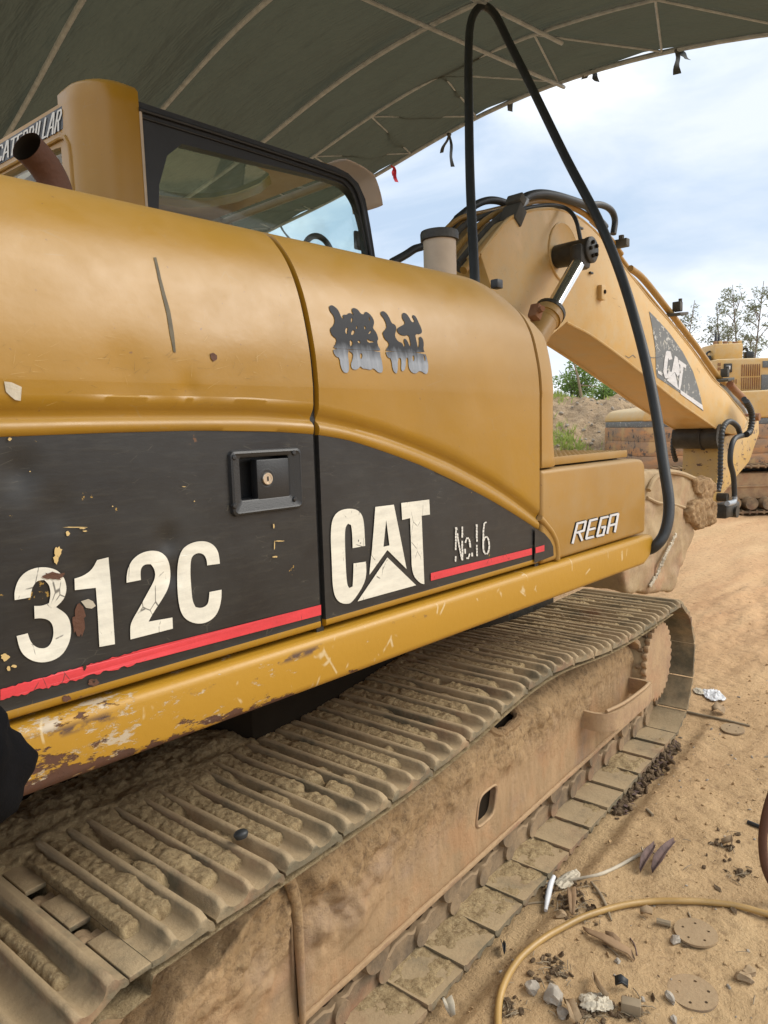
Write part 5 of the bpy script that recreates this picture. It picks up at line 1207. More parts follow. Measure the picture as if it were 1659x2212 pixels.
mb.box((1.87, 1.20, .35), (.22, .10, .18)); mb.box((2.12, 1.32, .53), (2.1, .30, .06)); mb.box((2.1, 1.36, .40), (2.2, .30, .30)); tbuild(mb, 'frame_core', 'seam')
rimp = [(H2[0]+.0565*np.sign(math.cos(a))*abs(math.cos(a))**.5+.25*.05*np.sign(math.sin(a))*abs(math.sin(a))**.5, 1.129, H2[1]+.0505*np.sign(math.sin(a))*abs(math.sin(a))**.5) for a in np.linspace(0, 2*PI, 40)]
mb = MB(); mb.tube([Vector(p) for p in rimp], .0055, 6, caps=False); tbuild(mb, 'opening_rim', 'frame')
rs_ = []
for a in np.linspace(0, 2*PI, 36):
    x_ = slot[0]+.086*np.sign(math.cos(a))*abs(math.cos(a))**.5; z_ = slot[1]+.041*np.sign(math.sin(a))*abs(math.sin(a))**.5
    j_ = int(np.argmin(np.abs(pf[:, 1]-z_))); rs_.append(Vector((x_, float(pf[j_, 0])-.006, z_+.006)))
mb = MB(); mb.tube(rs_, [.012+.006*abs(math.sin(i*1.7)) for i in range(len(rs_))], 8, caps=False); tbuild(mb, 'slot_rim', 'mud_frame')
mb = MB(); nn = len(rimp)-1; Vv = [(p[0], 1.129, p[2]) for p in rimp[:-1]]+[(p[0], 1.20, p[2]) for p in rimp[:-1]]; mb.add(Vv, [(i, (i+1) % nn, (i+1) % nn+nn, i+nn) for i in range(nn)]); tbuild(mb, 'opening_wall', 'frame')
# bottom flange lip and front flange
mb = MB(); mb.prism([(1.03, .190), (3.22, .190), (3.22, .205), (1.03, .205)], 1.122, 1.15, .002); tbuild(mb, 'lower_flange', 'frame')
mb = MB(); fl = [(3.205, .19), (3.232, .19), (3.232, .44), (3.215, .50), (3.17, .56), (3.10, .60), (3.02, .62), (3.02, .60), (3.09, .58), (3.155, .545), (3.195, .49), (3.205, .44)]; mb.prism(fl, 1.10, 1.36, .004); tbuild(mb, 'end_flange', 'frame')
# vertical rib near the rear and the rear guard
mb = MB(); mb.tube([(1.035, 1.125, .185), (1.030, 1.118, .25), (1.024, 1.112, .38), (1.016, 1.108, .50), (.998, 1.112, .575), (.97, 1.14, .615), (.95, 1.20, .63)], [.007, .009, .011, .013, .015, .016, .015], 12, smooth=5)
rib = mb; lumpy_rib = None
mb.xf(ROT); mb.build('frame_rib', 'frame_mix', ex, 60)
gx_ = np.arange(.16, 1.035, .0075); gt = np.linspace(0, 1, 90); Gx, Gt = np.meshgrid(gx_, gt, indexing='ij')
topz = np.interp(Gx, [.16, .35, .55, .72, .85, .98, 1.04], [.20, .30, .40, .475, .53, .575, .60])+(fbm(Gx*9, Gx*0+3, 4)-.5)*.05
Gz = .10+(topz-.10)*np.clip(Gt/.8, 0, 1); Gd = 1.135+sstep(.8, 1.0, Gt)*.20-.025*np.sin(np.clip((1.03-Gx)/.87, 0, 1)*PI)
Gz = Gz+sstep(.8, 1, Gt)*.03
lum = ((fbm(Gx*8, Gt*5+2, 5)-.35)*.09+np.abs(fbm(Gx*14, Gt*8+2, 4)-.5)*.05)*sstep(.30, .8, Gt+.15*(fbm(Gx*5, Gt*4, 2)-.5))+(fbm(Gx*34, Gt*18, 5, .62)-.5)*.026*sstep(.1, .7, Gt)+(fbm(Gx*80, Gt*14, 4)-.5)*.006
lum = lum*sstep(1.033, .99, Gx); Gd = Gd-np.maximum(lum, -.004)
P = TA*Gx[..., None]+TB*Gd[..., None]; P[..., 2] = Gz+np.maximum(lum, 0)*.6*sstep(.5, .9, Gt)
grid('rear_guard', P, 'frame_mix', ex, None, angle=180, flip=True)
# wheels
def wheel(name, x, z, r, d0, d1, mat, label=None, hub=True):
    mb = MB(); w = d1-d0; mb.lathe([(.0001, 0), (r*.3, 0), (r*.35, .02), (r*.75, .025), (r*.8, .005), (r, .005), (r, w*.3), (r*.9, w*.35), (r*.9, w*.65), (r, w*.7), (r, w-.005), (r*.3, w), (.0001, w)], (x, d0, z), (0, 1, 0), 40); return tbuild(mb, name, mat, label)
for D_ in (DC, far): wheel('idler_wheel', X0, ZW, RW_-.075, D_-.10, D_+.10, 'link')
mb = MB(); T_ = []
for i in range(21*4):
    a = 2*PI*i/84; rr_ = (RW_-.035, RW_-.035, RW_-.085, RW_-.085)[i % 4]; T_.append((X1+rr_*math.cos(a), ZW+rr_*math.sin(a)))
mb.prism(T_, DC-.035, DC+.035, .004); tbuild(mb, 'drive_sprocket', 'link')
FX, FZ = 3.335, .425
mb = MB(); mb.lathe([(.181, .36), (.181, .03), (.176, .02), (.170, 0), (.0001, 0)], (FX, 1.085, FZ), (0, 1, 0), 48); mb.lathe([(.21, .30), (.21, .16), (.17, .14)], (FX, 1.085, FZ), (0, 1, 0), 40); fd = tbuild(mb, 'final_drive', 'plate_in', 'round bolted final drive cover')
T_ = []
for i in range(30*6):
    a = 2*PI*i/180; k = i % 6; rr_ = .186 if k in (0, 1, 2) else (.176 if k in (3, 5) else .170); T_.append((FX+rr_*math.cos(a)+random.uniform(-.001, .001), FZ+rr_*math.sin(a)))
mb = MB(); mb.prism(T_, 1.066, 1.088, .003); tbuild(mb, 'toothed_disc', 'frame', parent=fd)
for i in range(15):
    a = 2*PI*i/15+.1; q = Vector((FX+.180*math.cos(a), 1.088, FZ+.180*math.sin(a))); mb = MB(); mb.cyl(q, q+Vector((0, .022, 0)), .012, 6); tbuild(mb, 'bolt', 'link', parent=fd)
for x in np.arange(.98, 3.15, .36):
    mb = MB(); mb.lathe([(.0001, 0), (.05, .0), (.055, .02), (.085, .025), (.085, .05), (.07, .055), (.07, .20), (.085, .205), (.085, .23), (.0001, .24)], (x, 1.15, .158), (0, 1, 0), 28); mb.bbox((x, 1.165, .190), (.10, .03, .07), .006); tbuild(mb, 'track_roller', 'link')
mb = MB(); mb.cyl((2.08, 1.18, .66), (2.08, 1.36, .66), .058, 24); tbuild(mb, 'carrier_roller', 'link')
mb = MB(); mb.cyl((.2, 1.25, .42), (1.1, 1.25, .55), .075, 20); tbuild(mb, 'recoil_tube', 'frame')
# step bracket
bp = [(2.60, 1.135), (2.605, 1.075), (2.64, 1.035), (2.72, 1.015), (2.95, 1.010), (3.06, 1.018), (3.11, 1.045), (3.12, 1.135)]
bpc, _ = catmull([Vector((p[0], p[1], 0)) for p in bp], 5); mb = MB(); V_ = []; F_ = []
for i, c in enumerate(bpc):
    t = (bpc[min(i+1, len(bpc)-1)]-bpc[max(i-1, 0)]).normalized(); nm = Vector((-t.y, t.x, 0)); z0 = .385-.022*i/len(bpc); zz = [(z0-.036, -.008), (z0-.036, .008), (z0+.036, .010), (z0+.036, -.006)]
    for (z, o_) in zz: V_.append(Vector((c.x, c.y, z))+nm*o_)
for i in range(len(bpc)-1):
    for j in range(4): F_.append((4*i+j, 4*i+(j+1) % 4, 4*i+4+(j+1) % 4, 4*i+4+j))
mb.add(V_, F_); mb.tube([(2.63, 1.04, .424), (2.75, 1.016, .424), (2.95, 1.012, .418), (3.06, 1.02, .412)], .007, 8, smooth=4); tbuild(mb, 'step_bracket', 'frame', 'bent flat bar step welded to the track frame', angle=50)
# central chassis
mb = MB(); mb.bbox((2.0, far-1.0, .62), (1.5, 1.5, .36), .05); mb.cyl((2.0, far-1.0, .78), (2.0, far-1.0, 1.02), .55, 40); mb.bbox((2.0, far-1.0, .50), (2.6, 1.45, .26), .04); mb.bbox((2.1, far, .40), (2.3, .34, .40), .04); tbuild(mb, 'chassis', 'seam')
mb = MB(); mb.bbox((3.05, 1.75, .72), (.5, .35, .30), .02); tbuild(mb, 'chassis_bracket', 'grease')
# mud on the shoes
s0 = .30; ds = .0045; ss = np.arange(-.12, X1-X0-.02, .0042); ww = np.arange(0, .80, .0042); Sg, Wg = np.meshgrid(ss, ww, indexing='ij')   # w from the outer edge inwards
pt = np.array([at(s_ % LT) for s_ in ss]); px, pz, pd = pt[:, 0][:, None], pt[:, 1][:, None], pt[:, 2][:, None]
ph = (Sg-(n0-int(n0))*PITCH)/PITCH; ph = (ph-np.round(ph))*PITCH                      # offset from the shoe centre
cover = fbm(Sg*2.4+1, Wg*4.5, 4)
cover = cover+.10+.35*sstep(.25, .5, Wg+.10*(fbm(Sg*4, Wg*3, 2)-.5))*sstep(1.3, .1, Sg)-.30*sstep(.12, .04, Wg)-.10*sstep(1.5, 2.4, Sg)
fine = fbm(Sg*95, Wg*95, 3, .6); mid = fbm(Sg*30, Wg*30, 5, .65)
h = .000+sstep(.33, .43, cover)*.027+(mid-.5)*.014+(fine-.5)*.018+(fbm(Sg*7, Wg*7, 4)-.5)*.024+.014*sstep(.66, .85, cover)
grous = np.exp(-((np.abs(ph)-.064)/.010)**2)+np.exp(-(ph/.010)**2); h = np.where(h > .022, .022+(h-.022)*.48, h); h = h-grous*.012*sstep(.95, .70, cover)
seam_ = sstep(.072, .080, np.abs(ph)); h = h-seam_*.045*sstep(.72, .50, cover)
edge_in = sstep(.035, .10, Wg+.035*(fbm(Sg*12, Wg*12, 3)-.5)); h = np.where(edge_in < .98, h*edge_in-(1-edge_in)*.02, h)
for (sc_, wc_, a_, b_) in ((.905, .175, .028, .017), (.975, .175, .028, .018), (1.50, .25, .022, .017), (1.575, .24, .022, .017), (1.86, .27, .02, .016), (2.05, .26, .02, .015)):
    h = h-.06*np.exp(-(((Sg-sc_+.33)/a_)**2+((Wg-wc_)/b_)**2)**2)
sc0 = (n0-int(n0))*PITCH; bare = sstep(sc0-.050, sc0-.046, Sg)*1.0; bare = 1-bare; bare = bare*sstep(sc0-.15, sc0-.11, Sg)*sstep(.47, .42, Wg)
h = h*(1-bare)-.05*bare
heap = sstep(2.0, 1.2, Sg+.25*(fbm(Sg*5, Wg*5, 3)-.5)); inner = sstep(.49, .53, Wg)
h = h*(1-inner)+inner*(heap*(.018+.05*(fbm(Sg*7+4, Wg*7, 4)-.3)-.05*sstep(.60, .80, Wg))-(1-heap)*.25+(mid-.5)*.03)
D_ = 1.02+Wg; off = h; Xm = px-np.sin(pd)*off; Zm = pz+np.cos(pd)*off; P = TA*Xm[..., None]+TB*D_[..., None]; P[..., 2] = Zm
part(grid('shoe_mud', P, 'mud', ex, angle=180), 'dried clay packed between the shoe ribs', 'stuff')
xb = np.arange(.62, 3.42, .006); wb = np.arange(0, .27, .006); Xb_, Wb_ = np.meshgrid(xb, wb, indexing='ij')
phb = (Xb_/PITCH)%1.0; hb = (fbm(Xb_*6, Wb_*9, 4)-.5)*.034+(fbm(Xb_*26, Wb_*26, 5, .62)-.5)*.018+.012*sstep(.10, .26, Wb_)-.004
hb = hb*sstep(.0, .03, Wb_)-.006*sstep(.03, .0, Wb_)
P = TA*Xb_[..., None]+TB*(1.022+Wb_)[..., None]; P[..., 2] = ZW-RW_+.007+hb
part(grid('plate_mud', P, 'mud', ex, angle=180), 'flaking clay lying on the lower shoe plates', 'stuff')
# black bolt head lying on a shoe rib
q = onT(520, 1793, 1.14); mb = MB(); mb.lathe([(.001, .009), (.010, .008), (.015, .004), (.016, 0), (.012, -.008)], TW(q[0]-.0, 1.14, .715), (0, .3, 1), 14); tag(mb.build('rubber_plug', 'rubber'), 'small black rubber plug lying on a rib of the near track', 'plug')

# ================================================================== LONG BLACK HOSE
HP = [(1028, 660, 3.1), (1025, 590, 3.1), (1016, 400, 3.3), (1013, 250, 3.5), (1012, 120, 3.75), (1018, 45, 3.92), (1040, 14, 4.0), (1068, 30, 4.0), (1100, 92, 3.9), (1150, 192, 3.7), (1222, 340, 3.5), (1290, 470, 3.3), (1340, 590, 3.2), (1385, 740, 3.05), (1415, 880, 2.95), (1433, 1000, 2.88), (1445, 1090, 2.83), (1436, 1150, 2.8), (1412, 1182, 2.8), (1385, 1190, 2.92)]
mb = MB(); c, _ = catmull([deep(*p) for p in HP], 8); mb.tube(c, .0215, 18)
tag(mb.build('rubber_hose', 'rubber', None, 60), 'long thick black rubber hose looped over the canopy tubes, hanging past the tool box', 'hose')

# ================================================================== SECOND EXCAVATOR
FD = 11.7; fe = empty('excavator', 'faded yellow excavator with slotted hood standing far right behind the boom', 'excavator', FR((1560-UX)/FPX*FD, FD, 0))
RB = Matrix([[RT[0], FW[0], 0], [RT[1], FW[1], 0], [0, 0, 1]])
def fz(v, d=FD): return deep(1600, v, d).z
def fr_x(u, d=FD): return (u-UX)/FPX*d
def fbox(mb, u0, u1, v0, v1, d0=FD, th=1.0, bev=.01, m=0):
    r0_, r1_ = fr_x(u0, d0), fr_x(u1, d0); z0, z1 = fz(v1, d0), fz(v0, d0)
    mb.bbox(FR((r0_+r1_)/2, d0+th/2, (z0+z1)/2), (r1_-r0_, th, z1-z0), bev, RB, m)
def fb(mb, name, mats, parent=fe, label=None):
    mb.xf(Matrix.Translation(fe.location).inverted()); return part(mb.build(name, mats, parent), label)
mb = MB(); P_ = [(fr_x(1390), fz(904)), (fr_x(1391), fz(893)), (fr_x(1397), fz(882)), (fr_x(1410), fz(876)), (fr_x(1520), fz(862)), (fr_x(1550), fz(846)), (fr_x(1800), fz(842)), (fr_x(1800), fz(904))]
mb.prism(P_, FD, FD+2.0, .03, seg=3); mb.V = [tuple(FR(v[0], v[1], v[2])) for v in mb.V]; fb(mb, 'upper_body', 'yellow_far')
mb = MB(); fbox(mb, 1388, 1800, 904, 917, FD+.02, 1.9, .01); fb(mb, 'dark_stripe', 'decal_grey')
for k, (v0, v1) in enumerate(((917.3, 948.2), (948.4, 979.6), (979.9, 1010))):
    mb = MB(); fbox(mb, 1387, 1800, v0, v1, FD+.01+.004*(k % 2), 1.9, .02 if k == 2 else .004); fb(mb, 'rusty_plate', 'far_rust')
hood = None
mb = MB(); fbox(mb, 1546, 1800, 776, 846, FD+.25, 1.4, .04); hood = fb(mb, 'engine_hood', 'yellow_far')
for (u0, u1, v0, v1, n_) in ((1599, 1641, 789, 842, 9), (1553, 1592, 820, 842, 8), (1549, 1556, 784, 800, 2)):
    for i in range(n_):
        for (a, b) in ((v0, (v0+v1)/2-1.5), ((v0+v1)/2+1.5, v1)):
            uu = u0+(u1-u0)*(i+.5)/n_; mb = MB(); fbox(mb, uu-.8, uu+.8, a, b, FD+.235, .03, .002); fb(mb, 'vent_slot', 'rust_plate', hood)
mb = MB(); fbox(mb, 1563, 1580, 786, 805, FD+.22, .06, .01); lp = fb(mb, 'work_light', 'grease', hood)
mb = MB(); fbox(mb, 1568, 1576, 791, 799, FD+.205, .02, .005); fb(mb, 'light_lens', 'white_plastic', hood)
mb = MB(); fbox(mb, 1645, 1700, 783, 797, FD+.235, .03, .004); fbox(mb, 1643, 1700, 812, 845, FD+.235, .03, .004); fb(mb, 'worn_panel', 'decal_grey', hood)
mb = MB(); fbox(mb, 1541, 1602, 744, 777, FD+.6, .5, .02); blk = fb(mb, 'valve_block', 'yellow_far')
for i in range(6):
    mb = MB(); u_ = 1545+i*10.5; mb.tube([deep(u_, 776, FD+.52), deep(u_, 752-random.uniform(0, 12), FD+.52)], .025, 8); mb.bbox(deep(u_, 742-random.uniform(0, 3), FD+.55), (.06, .06, .06), .01, RB); fb(mb, 'pipe', 'yellow_far' if i % 2 else 'rust_plate', blk)
for (u_, v_) in ((1546, 718), (1553, 722)):
    mb = MB(); mb.tube([deep(u_, 746, FD+.6), deep(u_, v_, FD+.6)], [.035, .012], 6); fb(mb, 'antenna', 'black_plastic', blk)
for (a, b, c_) in (((1541, 758), (1528, 762), (1525, 775)), ((1602, 758), (1612, 752), (1617, 766))):
    mb = MB(); mb.tube([deep(*a, FD+.6), deep(*b, FD+.5), deep(*c_, FD+.5)], .018, 8, smooth=5); mb.bbox(deep(c_[0], c_[1]+2, FD+.5), (.14, .12, .13), .02, RB); fb(mb, 'side_hose', 'black_plastic', blk)
mb = MB(); fbox(mb, 1535, 1760, 1008, 1020, FD+.4, 1.8, .03); fb(mb, 'swing_base', 'grease')
TRK = FD-.25
for dd_ in (0, 2.2):
    mb = MB(); fbox(mb, 1470, 1800, 1022, 1080, TRK+.12+dd_, .3, .04); tf = fb(mb, 'track_frame', 'frame')
    mb = MB(); fbox(mb, 1480, 1790, 1050, 1054, TRK+.10+dd_, .05, .008); fb(mb, 'frame_ledge', 'frame')
    for i in range(9):
        mb = MB(); q = deep(1477+i*37, 1088, TRK+.06+dd_); mb.cyl(q, q+Vector(FW)*.3, .10, 18); fb(mb, 'track_roller', 'link')
    # shoes as one belt
    mb = MB(); zlo, zhi = .03, fz(1008, TRK); r0_, r1_ = fr_x(1455, TRK), fr_x(1830, TRK); L_ = r1_-r0_; R2 = (zhi-zlo)/2; n_ = 16
    pts_ = [(r0_+L_*i/24, zlo) for i in range(25)]+[(r1_+R2*math.sin(a), zlo+R2-R2*math.cos(a)) for a in np.linspace(.3, PI-.3, 6)]+[(r1_-L_*i/24, zhi) for i in range(25)]+[(r0_-R2*math.sin(a), zlo+R2+R2*math.cos(a)) for a in np.linspace(.3, PI-.3, 6)]
    for i, (a, b) in enumerate(pts_):
        a2_, b2_ = pts_[(i+1) % len(pts_)]; an = math.atan2(b2_-b, a2_-a); rot = RB @ Matrix.Rotation(-an, 3, 'Y')
        mb.bbox(FR((a+a2_)/2, TRK+.3+dd_, (b+b2_)/2), (math.hypot(a2_-a, b2_-b)*.94, .6, .03), .004, rot, seg=1)
        mb.bbox(FR(a, TRK+.3+dd_, b), (.03, .6, .07), .004, rot, seg=1)
    part(fb(mb, 'track_belt', 'link'), kind='stuff')

# ================================================================== PERSON
def person():
    t = empty('person', 'person in loose black clothes at the left edge, only a bent black sleeve in view', 'person', (-.12, .74, 0))
    e = deep(10, 1672, .78)                      # elbow
    sh = Vector((-.02, .74, 1.38)); chest = Vector((-.15, .74, 1.30)); pel = Vector((-.18, .72, .95))
    J = [pel, Vector((-.17, .73, 1.12)), chest, Vector((-.15, .74, 1.43)), Vector((-.14, .75, 1.52)),
         sh, e, Vector((-.02, 1.00, e.z+.03)), Vector((-.31, .72, 1.38)), Vector((-.42, .78, 1.14)), Vector((-.30, 1.0, 1.12)),
         Vector((-.10, .72, .88)), Vector((-.08, .74, .48)), Vector((-.08, .70, .07)), Vector((-.27, .72, .88)), Vector((-.29, .74, .48)), Vector((-.30, .70, .07))]
    Ed = [(0, 1), (1, 2), (2, 3), (3, 4), (2, 5), (5, 6), (6, 7), (2, 8), (8, 9), (9, 10), (0, 11), (11, 12), (12, 13), (0, 14), (14, 15), (15, 16)]
    Rd = [.13, .125, .14, .07, .055, .080, .074, .05, .075, .062, .045, .095, .07, .05, .095, .07, .05]
    def skinned(name, J, Ed, Rd, mat, root=0, sub=2, fold=0):
        me = bpy.data.meshes.new(name); me.from_pydata([tuple(j-t.location) for j in J], Ed, []); o = bpy.data.objects.new(name, me); C.objects.link(o); o.parent = t; me.materials.append(MAT[mat])
        o.modifiers.new('skin', 'SKIN'); 
        if not me.skin_vertices: 
            with bpy.context.temp_override(object=o): pass
        sv = me.skin_vertices[0] if me.skin_vertices else None
        if sv:
            for i, r in enumerate(Rd): sv.data[i].radius = (r, r); sv.data[i].use_root = (i == root)
        o.modifiers[0].use_smooth_shade = True; s = o.modifiers.new('sub', 'SUBSURF'); s.levels = sub; s.render_levels = sub+(1 if fold else 0)
        if fold:
            tx = bpy.data.textures.new(name, 'CLOUDS'); tx.noise_type = 'SOFT_NOISE'; tx.noise_scale = .055; tx.noise_depth = 1; d = o.modifiers.new('folds', 'DISPLACE'); d.texture = tx; d.strength = fold*1.6; d.texture_coords = 'LOCAL'
        return o
    skinned('clothing', J, Ed, Rd, 'cloth', fold=.03)
    # folds wrapped round the sleeve
    mb = MB(); ax_ = (e-sh).normalized()
    hd = Vector((-.13, .77, 1.63)); mb = MB()
    bm = bmesh.new(); bmesh.ops.create_uvsphere(bm, u_segments=24, v_segments=16, radius=1)
    V_ = [Vector((v.co.x*.078, v.co.y*.095, v.co.z*.115))+hd for v in bm.verts]; bm.verts.index_update(); F_ = [[v.index for v in f.verts] for f in bm.faces]; bm.free()
    mb.add(V_, F_); mb.bbox(hd+Vector((0, .10, -.01)), (.022, .03, .04), .008); mb.bbox(hd+Vector((0, .088, -.055)), (.05, .012, .014), .005); mb.bbox(hd+Vector((.08, 0, -.005)), (.018, .035, .06), .007); mb.bbox(hd+Vector((-.08, 0, -.005)), (.018, .035, .06), .007)
    mb.V = [tuple(Vector(v)-t.location) for v in mb.V]; mb.build('head', 'skin', t, 80)
    mb = MB(); mb.add([(v-hd)*1.07+hd+Vector((0, -.012, .014)) for v in V_], [f for f in F_ if sum(V_[i].z-hd.z-.35*(V_[i].y-hd.y) for i in f)/len(f) > .0]); mb.V = [tuple(Vector(v)-t.location) for v in mb.V]; mb.build('hair', 'hair', t, 80)
    for s_, w in ((1, Vector((-.02, 1.00, e.z+.03))), (-1, Vector((-.30, 1.0, 1.12)))):
        Jh = [w, w+Vector((0, .06, 0)), w+Vector((0, .10, -.005))]; Eh = [(0, 1), (1, 2)]; Rh = [.026, .032, .026]
        for k in range(4):
            b = w+Vector((-.024+.016*k, .10, -.005)); Jh += [b, b+Vector((0, .035, -.012)), b+Vector((0, .052, -.04))]; i = len(Jh); Eh += [(2, i-3), (i-3, i-2), (i-2, i-1)]; Rh += [.009, .0085, .0075]
        b = w+Vector((-.03*s_, .05, -.01)); Jh += [b, b+Vector((-.015*s_, .035, -.02))]; i = len(Jh); Eh += [(1, i-2), (i-2, i-1)]; Rh += [.010, .009]
        skinned('hand', Jh, Eh, Rh, 'skin', 0, 1)
    for x in (-.08, -.30): mb = MB(); mb.bbox((x+.12, -.02+.0, .045-.0), (.10, .27, .09), .03); mb.build('shoe', 'black_plastic', t)
person()

# ================================================================== THINGS LYING ON THE GROUND
def Zg_(x, y): return (1036.8+.37497*x, 1693.4+.37497*y)         # enlarged view, bottom right (1200,1960)+
def Zh(x, y): return (1296+.21875*x, 1417+.21875*y)              # enlarged view, right side (1500,1640)+
def G(z, x, y, h=0): p = onG(*z(x, y)); return p+Vector((0, 0, h))
def gtube(pts, r, mat, name, label, cat, z=Zg_, h=None, n=10, k=5, group=None):
    r_h = (max(r) if hasattr(r, '__len__') else r)*.8; P_ = [G(z, p[0], p[1], (r_h if len(p) < 3 else p[2])) for p in pts]; c, rr_ = catmull(P_, k, r if hasattr(r, '__len__') else None) if not hasattr(r, '__len__') else catmull(P_, k, r)
    mb = MB(); mb.tube(c, rr_ if hasattr(r, '__len__') else r, n); return tag(mb.build(name, mat, None, 60), label, cat, group)
hp = [(1900, 850), (1659, 772), (1480, 722), (1300, 700), (1150, 694), (1000, 696), (850, 714), (740, 740), (600, 785), (480, 845), (360, 915), (250, 1005), (180, 1095), (130, 1200), (108, 1300), (104, 1420), (110, 1560)]
P_ = [G(Zg_, a, b, .012) for a, b in hp]; c, _ = catmull(P_, 8); mb = MB(); mb.tube(c, .0098, 14); tag(mb.build('garden_hose', 'hose_yellow', None, 60), 'yellow brown plastic hose lying in a wide curve on the clay', 'hose')
def disc(cx, cy, rx, z, label, r, holes, tilt=.0, h=.004):
    p = G(z, cx, cy, h); t = MB(); n = 40; V = []; F = []
    hl = [[(hx*r+.045*r*1.6*math.cos(a), hy*r+.045*r*1.6*math.sin(a)) for a in np.linspace(0, 2*PI, 9)[:-1]] for hx, hy in holes]
    plate(t, [(r*math.cos(a)*(1+.012*math.sin(3*a)), r*math.sin(a)) for a in np.linspace(0, 2*PI, n+1)[:-1]], hl, lambda a, b: p+Vector((a, b, .004+a*tilt)), lambda a, b: p+Vector((a, b, -.003+a*tilt)))
    k = MB(); k.V = t.V; k.F = t.F; k.M = t.M
    o = fixn(k.build('steel_disc', 'disc')); tag(o, label, 'disc', 'thin round steel discs with bolt holes lying on the clay')
    mb = MB(); mb.cyl(p-Vector((0, 0, .004)), p-Vector((0, 0, .003)), r*.93, 30); x = mb.build('dark_backing', 'hole', o); return o  # dark sheet below the disc, visible through the bolt holes
def sixh(n, rad, ph=0): return [(rad*math.cos(2*PI*i/n+ph), rad*math.sin(2*PI*i/n+ph)) for i in range(n)]
pa, pb = G(Zg_, 1120, 865), G(Zg_, 1365, 880); r1_ = (pb-pa).length/2
disc(1243, 865, 0, Zg_, 'bare steel disc on the clay inside the hose curve, upper of two', r1_, sixh(5, .62, .4), .02)
pa, pb = G(Zg_, 1087, 1200), G(Zg_, 1363, 1210); r2_ = (pb-pa).length/2
disc(1225, 1206, 0, Zg_, 'dusty steel disc with six holes half sunk in the clay, the nearest one', r2_, sixh(6, .66, .2), 0, .001)
pa, pb = G(Zh, 1195, 720), G(Zh, 1425, 780); disc(1310, 745, 0, Zh, 'small pale disc farthest out, tilted beside the front end of the track', (pb-pa).length/2, sixh(4, .55, .8), .08, .012)
gtube([(350, 582), (450, 574), (570, 552), (690, 528), (800, 480), (880, 435), (945, 400)], [.004, .005, .005, .006, .006, .006, .006], 'paper', 'twisted_cord', 'pale twisted cord running from the track to the dry leaves', 'cord')
gtube([(378, 742, .008), (392, 680, .02), (408, 620, .03), (425, 588, .035)], [.006, .010, .010, .008], 'white_plastic', 'plastic_tube', 'short white plastic tube lying by the track edge', 'tube')
gtube([(640, 572), (690, 640), (725, 710), (757, 795)], [.004, .006, .006, .003], 'dead_wood', 'twig', 'brown curved twig crossing under the yellow hose', 'twig')
gtube([(250, 700), (310, 690), (370, 686)], .0035, 'dead_wood', 'twig', 'short thin twig beside the lower track shoes left of the white tube', 'twig')
gtube([(865, 890), (890, 930), (905, 990)], .002, 'leaf_dry', 'twig', 'thin dark twig right of the long bark strip', 'twig')
gtube([(960, 152), (995, 188)], .006, 'dead_wood', 'twig', 'short dark stick lying alone on the clay above the leaves', 'twig')
gtube([(860, 560), (1250, 645), (1480, 700)], .006, 'dead_wood', 'stick', 'long straight stick lying out from the front end of the track', 'stick', Zh)
gtube([(1200, 745), (1220, 790)], .003, 'dead_wood', 'twig', 'tiny twig touching the rim of the upper steel disc', 'twig')
gtube([(1460, 1655), (1600, 1712), (1700, 1750)], .008, 'rubber', 'cable', 'black cable end lying near the right edge of the picture', 'cable', Zh)
def leaf(pts, mat, name, label, cat, z=Zg_, lift=.02, curl=.02, th=.001, group=None):
    """pts: left edge and right edge pairs"""
    V = []; F = []
    n_ = len(pts)
    for i, ((x0_, y0_), (x1_, y1_)) in enumerate(pts):
        t = i/(n_-1); b = math.sin(t*PI)*lift+.006; a_ = G(z, x0_, y0_, b+curl); c_ = G(z, x1_, y1_, b+curl*.6); m_ = G(z, (x0_+x1_)/2, (y0_+y1_)/2, b)
        V += [a_, m_, c_]
    for i in range(n_-1): F += [(3*i, 3*i+1, 3*i+4, 3*i+3), (3*i+1, 3*i+2, 3*i+5, 3*i+4)]
    o = mesh(name, V, F, mat, None, angle=50); s = o.modifiers.new('t', 'SOLIDIFY'); s.thickness = th; return tag(o, label, cat, group)
leaf([((918, 520), (925, 525)), ((925, 480), (955, 500)), ((950, 440), (995, 450)), ((985, 405), (1008, 410)), ((1003, 365), (1012, 368))], 'leaf_dry', 'dry_leaf', 'grey brown folded dry leaf at the end of the pale cord', 'leaf')
leaf([((985, 520), (1000, 525)), ((1000, 470), (1050, 490)), ((1040, 430), (1080, 445)), ((1070, 395), (1105, 405)), ((1115, 345), (1130, 350))], 'leaf_dry', 'dry_leaf', 'dark purple dry leaf with a curled tip beside the folded leaf', 'leaf')
leaf([((925, 405), (945, 400)), ((930, 430), (960, 430)), ((945, 455), (962, 448))], 'paper', 'paper_scrap', 'tiny pale scrap between the cord end and the dry leaf', 'scrap')
leaf([((590, 840), (600, 850)), ((640, 870), (625, 885)), ((720, 905), (700, 930)), ((800, 950), (780, 980)), ((870, 985), (850, 1003)), ((893, 1025), (885, 1028))], 'card', 'bark_strip', 'long curved strip of brown bark inside the hose curve', 'bark', lift=.012, curl=.006, th=.004)
leaf([((720, 893), (728, 900)), ((765, 915), (758, 925)), ((808, 940), (800, 948))], 'card', 'bark_strip', 'small splinter of bark lying just above the long strip', 'bark', lift=.008, th=.003)
leaf([((500, 628), (552, 615)), ((503, 680), (556, 675)), ((508, 730), (553, 725)), ((515, 768), (545, 768))], 'card', 'cardboard_piece', 'narrow piece of brown cardboard below the crumpled white paper', 'cardboard', lift=.01, curl=.012, th=.004)
